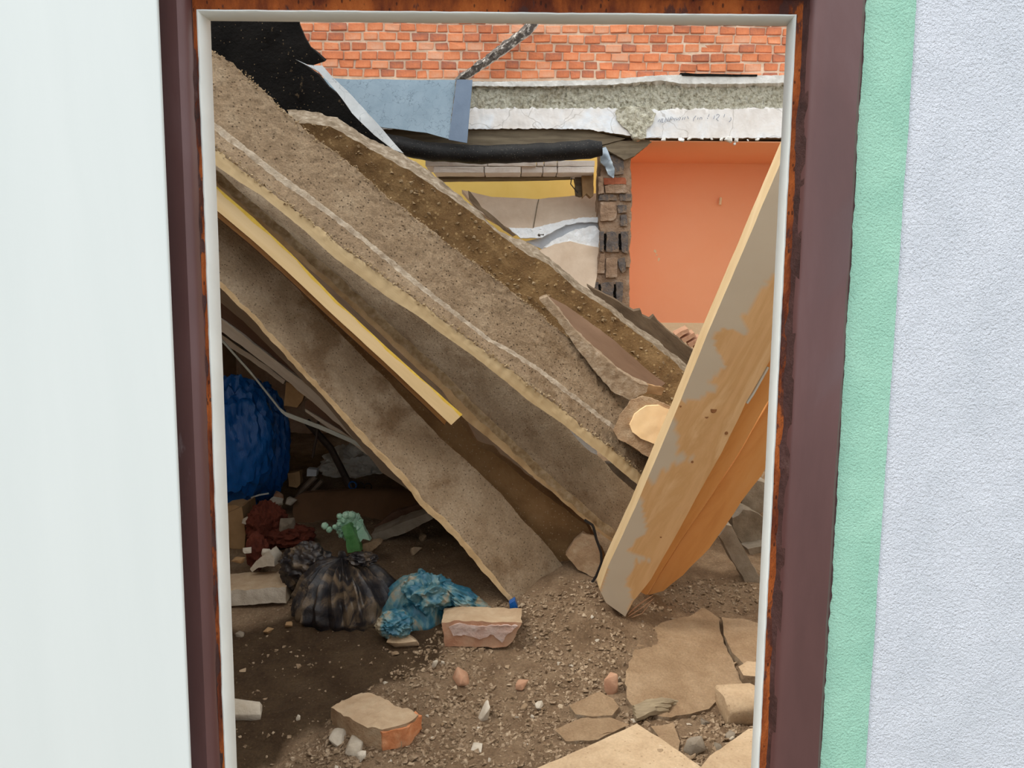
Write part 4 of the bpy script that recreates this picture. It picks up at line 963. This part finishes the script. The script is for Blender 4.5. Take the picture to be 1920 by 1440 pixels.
# pale green twisted plastic
gp = blob(P(656, 987, 3.55), (.056,.05,.062), seed=4, amp=.3, freq=3, sub=5)
for (x, y, r_) in [(609,986,.016),(617,993,.014),(628,988,.012),(636,982,.012),(644,975,.015),(637,968,.014),(648,966,.016),(660,966,.018)]:
    gp = join(gp, blob(P(x, y, 3.5), (r_,r_,r_), seed=x, amp=.2, freq=2.5, sub=3))
gpo = build('green_plastic', gp, m_greenp, label='pale green twisted plastic bag standing behind the black bag', cat='plastic bag', smooth=True)
mb = chunk([(640,990),(656,983),(666,1000),(678,1034),(652,1036),(648,1012)], 3.47, (.0,.05,0), .015, .006, 40, 4)
build('green_side', mb, m_greend, gpo, label='grass-green printed side', smooth=True)
mb = chunk([(668,1000),(680,985),(690,1006),(694,1014),(680,1010),(672,1022)], 3.5, (.0,.03,0), .015, .005, 40, 4)
build('bag_corner', mb, m_greenp, gpo, smooth=True)
mb = chunk([(681,1020),(710,1015),(715,1018),(696,1034),(686,1044),(680,1030)], 3.5, (0,.05,0), .02, .004, 30, 9)
build('plaster_chunk', mb, m_slabt, label='tan triangular chunk right of the pale green plastic', cat='plaster', smooth=True)

# black rubbish bag: pleats running from the tied neck
def pleated(c, rx, ry, h, k, seed, lean=(0,0)):
    prof = [(0,.05,1.12),(.05,.07,1.06),(.1,.05,1.0),(.16,.14,.97),(.3,.42,.90),(.5,.74,.68),(.7,.95,.38),(.86,1.0,.12),(1,.9,-.06)]
    mb = MB(); NU, NT = 46, 160
    for i in range(NU):
        u = i/(NU-1)
        for a, b in zip(prof, prof[1:]):
            if a[0] <= u <= b[0] + 1e-9:
                t = (u-a[0])/(b[0]-a[0]); rr = a[1]+(b[1]-a[1])*t; zz = a[2]+(b[2]-a[2])*t
        for j in range(NT):
            th = 2*math.pi*j/NT
            ph = k*th + 4.2*noise.noise(Vector((math.cos(th)*2, math.sin(th)*2, seed))) + .6*noise.noise(Vector((math.cos(th)*3,math.sin(th)*3,u*3+seed)))
            tri = abs((ph/math.pi) % 2 - 1)*2-1
            pl = tri*(.13*(1-u)+.045) * (1 if u > .1 else .5)
            irr = .17*noise.noise(Vector((math.cos(th)*1.6, math.sin(th)*1.6, u*2+seed*3)))
            cr = .035*(1-2*abs(noise.noise(Vector((math.cos(th)*4, math.sin(th)*4, u*7+seed)))))
            r_ = rr*(1+pl+irr+cr)
            mb.v.append(Vector(c) + Vector((rx*r_*math.cos(th) + lean[0]*zz, ry*r_*math.sin(th) + lean[1]*zz, h*(zz + pl*.5*(1-u)*min(1,rr*2) + irr*.4*rr))))
    for i in range(NU-1):
        for j in range(NT):
            mb.f.append((i*NT+j, i*NT+(j+1)%NT, (i+1)*NT+(j+1)%NT, (i+1)*NT+j)); mb.m.append(0)
    mb.f.append(tuple(range(NT))); mb.m.append(0); mb.f.append(tuple((NU-1)*NT+j for j in range(NT))[::-1]); mb.m.append(0)
    return mb
gb = hit(640, 1182)
mb = pleated(gb + Vector((0,.17,.0)), .235, .2, .25, 23, 3, (-.03,.0))
bb = build('rubbish_bag', mb, m_blackbag, label='dirty black rubbish bag with pleats at its tied neck', cat='rubbish bag', smooth=True)
mb = blob(P(575, 1062, 3.3), (.11,.09,.10), seed=6, amp=.2, freq=1.7, sub=5)
build('bag_side_bulge', mb, m_blackbag, bb, smooth=True)
mb = blob(P(680, 1048, 3.2), (.06,.05,.025), seed=16, amp=.3, freq=2.6, sub=4)
build('bag_neck', mb, m_blackbag, bb, smooth=True)

# blue rubbish bag
gb = hit(765, 1192)
mb = pleated(gb + Vector((.0,.13,.0)), .155, .12, .20, 7, 8, (.03,.03))
b2 = blob(P(800,1115,3.12), (.11,.09,.085), seed=2, amp=.24, freq=1.5, sub=5)
b3 = blob(P(868,1122,3.12), (.12,.06,.04), seed=9, amp=.22, freq=1.5, sub=5, tilt=math.radians(28))
b4 = blob(P(740,1170,2.98), (.07,.07,.05), seed=19, amp=.22, freq=1.6, sub=5)
build('rubbish_bag', join(mb, b2, b3, b4), m_bluebag, label='crumpled dirty blue plastic bag beside the black bag', cat='rubbish bag', smooth=True)
mb = chunk([(955,1132),(965,1126),(972,1142),(956,1150)], 3.12, (0,.04,0), .02, .003); build('blue_scrap', mb, m_tarp, label='dark blue plastic scrap under the foot of the lower beam', cat='plastic scrap')

# ------------------------------------------------------------------ bricks and slabs on the floor
def gbrick(px, py, size, rz, name, mats, label, cat, tilt=(0,0), seed=1, sink=.3, amp=.006, cut=None):
    p = hit(px, py); L, Wd, H = size
    pts = [(-L/2,-Wd/2),(L/2,-Wd/2),(L/2,Wd/2),(-L/2,Wd/2)] if cut is None else [(a*L, b*Wd) for a, b in cut]
    mb = solid([Vector((a, b, H)) for a, b in pts], (0,0,-H), .016, amp, 40, seed, front=0, side=1, bev=.006)
    moved(mb, (p.x, p.y, p.z - H*sink), rz, tilt)
    return build(name, mb, mats, label=label, cat=cat, smooth=True)
# half brick with orange end: built from its pixel faces
def topslab(poly, ref, h, mats, name, label, seed, amp=.006, parent=None, cat=None, drop=None):
    """block whose flat top, h above the floor at ref, has the given outline"""
    q = hit(*ref); zt_ = q.z + h; pts = []
    for (x, y) in poly:
        d = R3 @ Vector(((x-960)/F, -(y-720)/F, -1.0)); pts.append(CAMPOS + d*((zt_-CAMPOS.z)/d.z))
    return build(name, solid(pts, (0,0,-(drop or h+.02)), .014, amp, 34, seed, front=0, side=1), mats, parent=parent, label=label, cat=cat, smooth=True)
hb = topslab([(622,1326),(640,1312),(684,1298),(704,1302),(740,1322),(772,1330),(785,1340),(760,1358),(716,1366),(690,1362),(655,1348)], (700,1420), .088, [m_dusttop, m_blockside],
             'brick_chunk', 'dusty half brick with bright orange broken end, lower left floor', 5, .007, cat='brick')
topslab([(790,1343),(765,1364),(717,1373),(702,1362),(752,1350),(778,1334)], (700,1420), .078, [m_orbrk, m_orbrk], 'orange_end', 'fresh orange broken end', 6, .006, parent=hb, drop=.066)
# block with mortar on its front
p0 = hit(832, 1213); bY = p0.y
mb = chunk([(828,1168),(860,1163),(930,1166),(978,1168),(962,1202),(950,1214),(900,1213),(834,1213)], bY, (0,.14,0), .02, .005, 30, 3, front=1, side=0)
bl = build('brick_block', mb, [m_dusttop, m_redbrk], label='pinkish brick block with white mortar before the blue bag', cat='brick', smooth=True)
mb = chunk([(842,1176),(856,1170),(900,1174),(945,1172),(972,1174),(955,1186),(940,1204),(925,1190),(900,1198),(870,1190),(850,1192)], bY-.006, (0,.02,0), .012, .005, 50, 4)
build('mortar_patch', mb, m_patch, bl, label='white mortar patch', smooth=True)
def slabpx(poly, dz, th, name, m, label, cat, amp=.004, seed=1, zoff=0.0, m2=None):
    """flat piece lying on the floor: corners where the pixels meet the floor, raised by dz"""
    pts = []
    for (x, y) in poly:
        q = hit(x, y); pts.append(q)
    # fit a plane so the piece is flat
    A_ = np.array([[q.x, q.y, 1] for q in pts]); z_ = np.array([q.z for q in pts]); s_, *_ = np.linalg.lstsq(A_, z_, rcond=None)
    out = []
    n_ = Vector((-s_[0], -s_[1], 1))
    for (x, y) in poly:
        d = R3 @ Vector(((x-960)/F, -(y-720)/F, -1.0))
        # plane z = s0 x + s1 y + s2 + dz
        t = (s_[2] + dz - CAMPOS.z) / (d.z - s_[0]*d.x - s_[1]*d.y)
        out.append(CAMPOS + d*t)
    mb = solid(out, (0,0,-th), .03, amp, 25, seed, front=0, side=1)
    return build(name, mb, [m, m2 or m_plasteredge], label=label, cat=cat, smooth=True)
slabpx([(1172,1270),(1185,1232),(1205,1185),(1250,1165),(1290,1155),(1322,1139),(1350,1160),(1352,1190),(1366,1222),(1385,1262),(1392,1282),(1352,1300),(1330,1330),(1280,1340),(1235,1345),(1190,1325),(1176,1310)], .020, .06, 'floor_slab', m_slabt,
       'broad dust-covered floor slab right of the dirt mound', 'floor slab', seed=2, amp=.009)
slabpx([(1354,1158),(1390,1160),(1440,1172),(1440,1265),(1394,1245),(1372,1222),(1358,1190)], .03, .05, 'floor_slab', m_slabt, 'cracked-off floor slab piece touching the frame at right', 'floor slab', seed=3)
slabpx([(985,1450),(1100,1400),(1194,1357),(1250,1392),(1330,1450),(1300,1480),(1000,1480)], .05, .06, 'floor_slab', m_slabc, 'cream triangular floor slab at the bottom of the photo', 'floor slab', seed=4, amp=.002)
slabpx([(1312,1440),(1330,1418),(1370,1390),(1404,1366),(1460,1360),(1460,1470),(1330,1470)], .05, .06, 'floor_slab', m_slabc, 'cream slab in the lower right corner beside the frame', 'floor slab', seed=5, amp=.003)
slabpx([(1220,1362),(1262,1356),(1275,1390),(1272,1412),(1240,1388)], .02, .03, 'floor_slab', m_slabt, 'small tan slab right of the triangular cream slab', 'floor slab', seed=6)
slabpx([(1068,1322),(1125,1296),(1150,1310),(1160,1325),(1150,1342),(1110,1344),(1078,1338)], .025, .035, 'plaster_piece', m_slabt, 'flat tan plaster piece below the orange brick sliver', 'plaster', seed=7)
slabpx([(1040,1368),(1090,1345),(1140,1344),(1180,1358),(1120,1388),(1060,1390)], .012, .03, 'plaster_piece', m_slabt, 'half-buried plaster sheet left of the cream triangular slab', 'plaster', seed=8)
slabpx([(1385,1250),(1400,1240),(1430,1242),(1430,1268),(1392,1266)], .05, .05, 'plaster_piece', m_slabc, 'small cream plaster piece on the slab edge by the frame', 'plaster', seed=9)
# splintered grey wood
mb = MB(); a_ = hit(1190,1352); b_ = hit(1252,1336)
for k in range(5):
    o = Vector((0, .012*k-.02, .022+.006*(k%3))); mb.tube(resample([a_+o, a_.lerp(b_,.5)+o+Vector((0,0,.01)), b_+o+Vector((.01*k,0,.0))], 7), [.012,.014,.013,.014,.012,.010,.006], 6)
mb.v = [v+N3(v,40,1)*.006 for v in mb.v]
build('wood_fragment', mb, mat('weathered_wood', [(.3,(128,112,90)),(.7,(176,160,132))], scale=30, stretch=(.2,1,3), bump=.6), label='weathered splintered wood fragment above the cream triangular slab', cat='wood', smooth=True)

def stone(px, py, wpx, hpx, m, label, cat='stone', name='rubble_stone', seed=None, n=14, dep=.8, sink=.25, group=None, rz=None):
    p = hit(px, py + hpx*.35); k = (p - CAMPOS).length/F/2; seed = seed or int(px*7+py)
    rz_ = (seed % 60)/10 if rz is None else rz
    c, s_ = abs(math.cos(rz_)), abs(math.sin(rz_))
    mb = rock((wpx*k, wpx*k*dep, hpx*k*.85), seed, n, .05)
    moved(mb, (p.x, p.y, p.z + hpx*k*.85*(1-2*sink)), rz_)
    return build(name, mb, m, label=label, cat=cat, group=group, smooth=True)
stone(460, 1325, 66, 40, m_stonew, 'pale rounded stone at the lower left beside the frame', rz=0)
stone(1392, 1318, 96, 78, m_slabc, 'cream rounded block at the right edge beside the frame', rz=0, name='stone_block', cat='block')
stone(1300, 1392, 44, 44, m_stoneg, 'pale pointed stone between the two cream slabs', rz=.3)
stone(910, 1330, 36, 40, m_stonew, 'white plaster chip at the centre of the lower floor', n=10)
stone(868, 1265, 38, 32, m_redbrk, 'pink brick chip below the mortared brick block', cat='brick', name='brick_chip')
stone(815, 1243, 17, 24, m_stonew, 'pointed pale chip left of the pink brick chip', n=8)
stone(829, 1241, 9, 13, m_stonew, 'tiny pale chip touching the pointed chip', n=8)
stone(1144, 1278, 26, 56, m_redbrk, 'orange brick sliver upright in the dirt', cat='brick', name='brick_chip', rz=0)
stone(1157, 1274, 12, 16, m_stoneg, 'grey pebble beside the orange brick sliver')
stone(1012, 1322, 22, 18, m_stonew, 'pale pebble left of the flat plaster piece')
stone(982, 1325, 18, 12, m_stone, 'yellowish pebble left of the pale pebble')
stone(980, 1282, 30, 22, m_redbrk, 'flat reddish chip on the gravel below the mound', cat='brick', name='brick_chip')
stone(541, 1172, 18, 16, m_cardb, 'ochre pebble touching the black bag bottom')
stone(503, 1182, 26, 12, m_cardb, 'ochre flat chip left of the ochre pebble', n=9)
stone(450, 1188, 20, 14, m_stoneg, 'brown stone against the frame below the flat slab')
stone(560, 1248, 9, 11, m_stone, 'small pebble alone on the damp soil')
stone(455, 1256, 12, 9, m_stone, 'small pebble on damp soil near the frame')
stone(741, 1224, 17, 9, m_stone, 'flat pebble under the blue bag')
stone(660, 1395, 50, 30, m_stonew, 'white mortar lump at the left foot of the half brick', cat='mortar', name='mortar_lump')
stone(636, 1380, 40, 26, m_stonew, 'pale mortar lump left of the half brick', cat='mortar', name='mortar_lump')
stone(679, 1414, 22, 20, m_stonew, 'small white lump in front of the half brick', cat='mortar', name='mortar_lump')
stone(558, 1345, 10, 12, m_stonew, 'white pebble left of the half brick on damp soil')
stone(895, 1400, 26, 14, m_stonew, 'pale flat pebble left of the triangular slab tip')
stone(755, 1196, 60, 24, m_dusttop, 'dusty clod in front of the blue bag', cat='clod', name='dirt_clod')
stone(1345, 1288, 16, 14, m_stone, 'pale pebble on the broad floor slab near its right edge')
stone(1265, 1297, 14, 10, m_stone, 'pebble at the middle of the broad floor slab')
stone(1328, 1262, 9, 9, m_darkboard, 'dark little stone on the broad floor slab', n=9)
stone(1222, 1232, 13, 11, m_stone, 'round pebble on the upper left of the broad floor slab')
stone(1370, 1380, 26, 16, m_stoneg, 'grey chip left of the cream rounded block')
stone(1345, 1400, 20, 14, m_stoneg, 'grey chip between pointed stone and corner slab')
stone(1322, 1352, 22, 12, m_stoneg, 'flat grey chip at the lower edge of the broad slab')
stone(780, 1030, 22, 22, m_stone, 'tan stone on the slope under the lower beam')
stone(793, 1004, 22, 24, m_stone, 'brown stone higher on the slope under the lower beam')
mb = chunk([(1060,1040),(1075,1015),(1092,1003),(1118,1012),(1127,1035),(1124,1076),(1112,1082),(1085,1068)], lambda x, y: 3.33 - (y-1000)/80*.06, (.01,.08,-.01), .02, .005, 30, 3, front=0, side=0)
build('brick_chunk', mb, m_blockside, label='broken brick chunk between lower beam and leaning timber', cat='brick', smooth=True)
mb = MB(); mb.tube(resample([P(x, y, 3.22) for x, y in [(1096,975),(1112,985),(1118,1010),(1127,1035),(1128,1055),(1118,1080),(1106,1098)]], 26), .006, 6)
build('electric_cable', mb, m_cable, label='black cable curling past the brick chunk at the timber', cat='cable', smooth=True)
# stones on the cream triangular slab
for (x, y, w_, h_, lb) in [(1105,1413,10,8,'tiny pale pebble at the left on the triangular slab'),(1200,1410,14,12,'round pale pebble on the middle of the triangular slab'),(1236,1424,16,14,'white pebble low on the triangular slab'),
                           (1184,1370,8,6,'dark red bit at the tip of the triangular slab'),(1192,1388,6,6,'beige speck of stone below the triangular slab tip'),(1210,1392,14,6,'thin tan chip right of the triangular slab tip')]:
    stone(x, y, w_, h_, m_rag if 'red' in lb else m_stone, lb, sink=-.9)
stone(1370, 1394, 13, 10, m_stonew, 'pale pebble on the corner slab', sink=-.9)

# loose pebbles that nothing tells apart
rnd = random.Random(21); k = 0
while k < 110:
    px, py = rnd.uniform(600, 1400), rnd.uniform(1120, 1438)
    if py < 1150 and (px < 980 or px > 1110): continue
    if px < 900 and py < 1225: continue
    if px < 1180 - (py-1100)*.2 and px + (py-1180)*1.2 < 830: continue
    if 1175 < px < 1400 and py < 1345 and rnd.random() < .8: continue
    if py > 1370 and 1000 < px: continue
    if 600 < px < 800 and 1295 < py < 1415: continue
    s_ = rnd.uniform(7, 15)
    if py < 1235 and px > 900: lb, gp_ = 'loose pebble on the dirt mound between brick block and leaning timber', 'pebbles on the dirt mound'
    elif px < 820: lb, gp_ = 'loose pebble on the gravel around the dusty half brick', 'pebbles around the half brick'
    elif px > 1175: lb, gp_ = 'loose pebble on or between the broken floor slabs at right', 'pebbles among the floor slabs'
    elif py > 1330: lb, gp_ = 'loose pebble on the gravel left of the triangular cream slab', 'pebbles beside the triangular slab'
    else: lb, gp_ = 'loose pebble on the gravel in front of the dirt mound', 'pebbles before the dirt mound'
    stone(px, py, s_, s_*rnd.uniform(.6,.85), rnd.choice([m_stone, m_stone, m_stone, m_stonew]), lb, name='pebble', cat='pebble', group=gp_, seed=k+900, n=9)
    k += 1

# fine gravel: uncountable
def gravel():
    rng = random.Random(4); its = []
    while len(its) < 11000:
        px, py = rng.uniform(430, 1420), rng.uniform(1085, 1440)
        if py < 1130 and not (960 < px < 1150 or px > 1240): continue
        dampz = px + (py-1180)*1.25 < 830
        if dampz and rng.random() < .9: continue
        if rng.random() < .45 - .9*noise.noise(Vector((px/70, py/45, 3))): continue
        if 1175 < px < 1400 and 1150 < py < 1340 and rng.random() < .9: continue
        q = hit(px, py); s_ = rng.choice([.003,.003,.004,.004,.005,.006,.007,.009,.011,.014 if rng.random() < .5 else .004])*(.7 if dampz else 1)
        its.append((q + Vector((0,0,s_*.2)), s_, rng.random()*6, len(its)))
    return many(its, 200)
build('gravel', gravel(), m_gravel, label='fine beige gravel scattered over the dirt floor', cat='gravel', kind='stuff', fix=False)
# gravel on the dark slope left of C
its = []
rng = random.Random(8)
for i in range(420):
    px, py = rng.uniform(690, 860), rng.uniform(960, 1110)
    q = hit(px, py); s_ = rng.choice([.003,.004,.005,.006,.009]); its.append((q, s_, rng.random()*6, i))
build('gravel', many(its, 300), m_stone, label='brown gravel on the slope under the lower beam', cat='gravel', kind='stuff', fix=False)
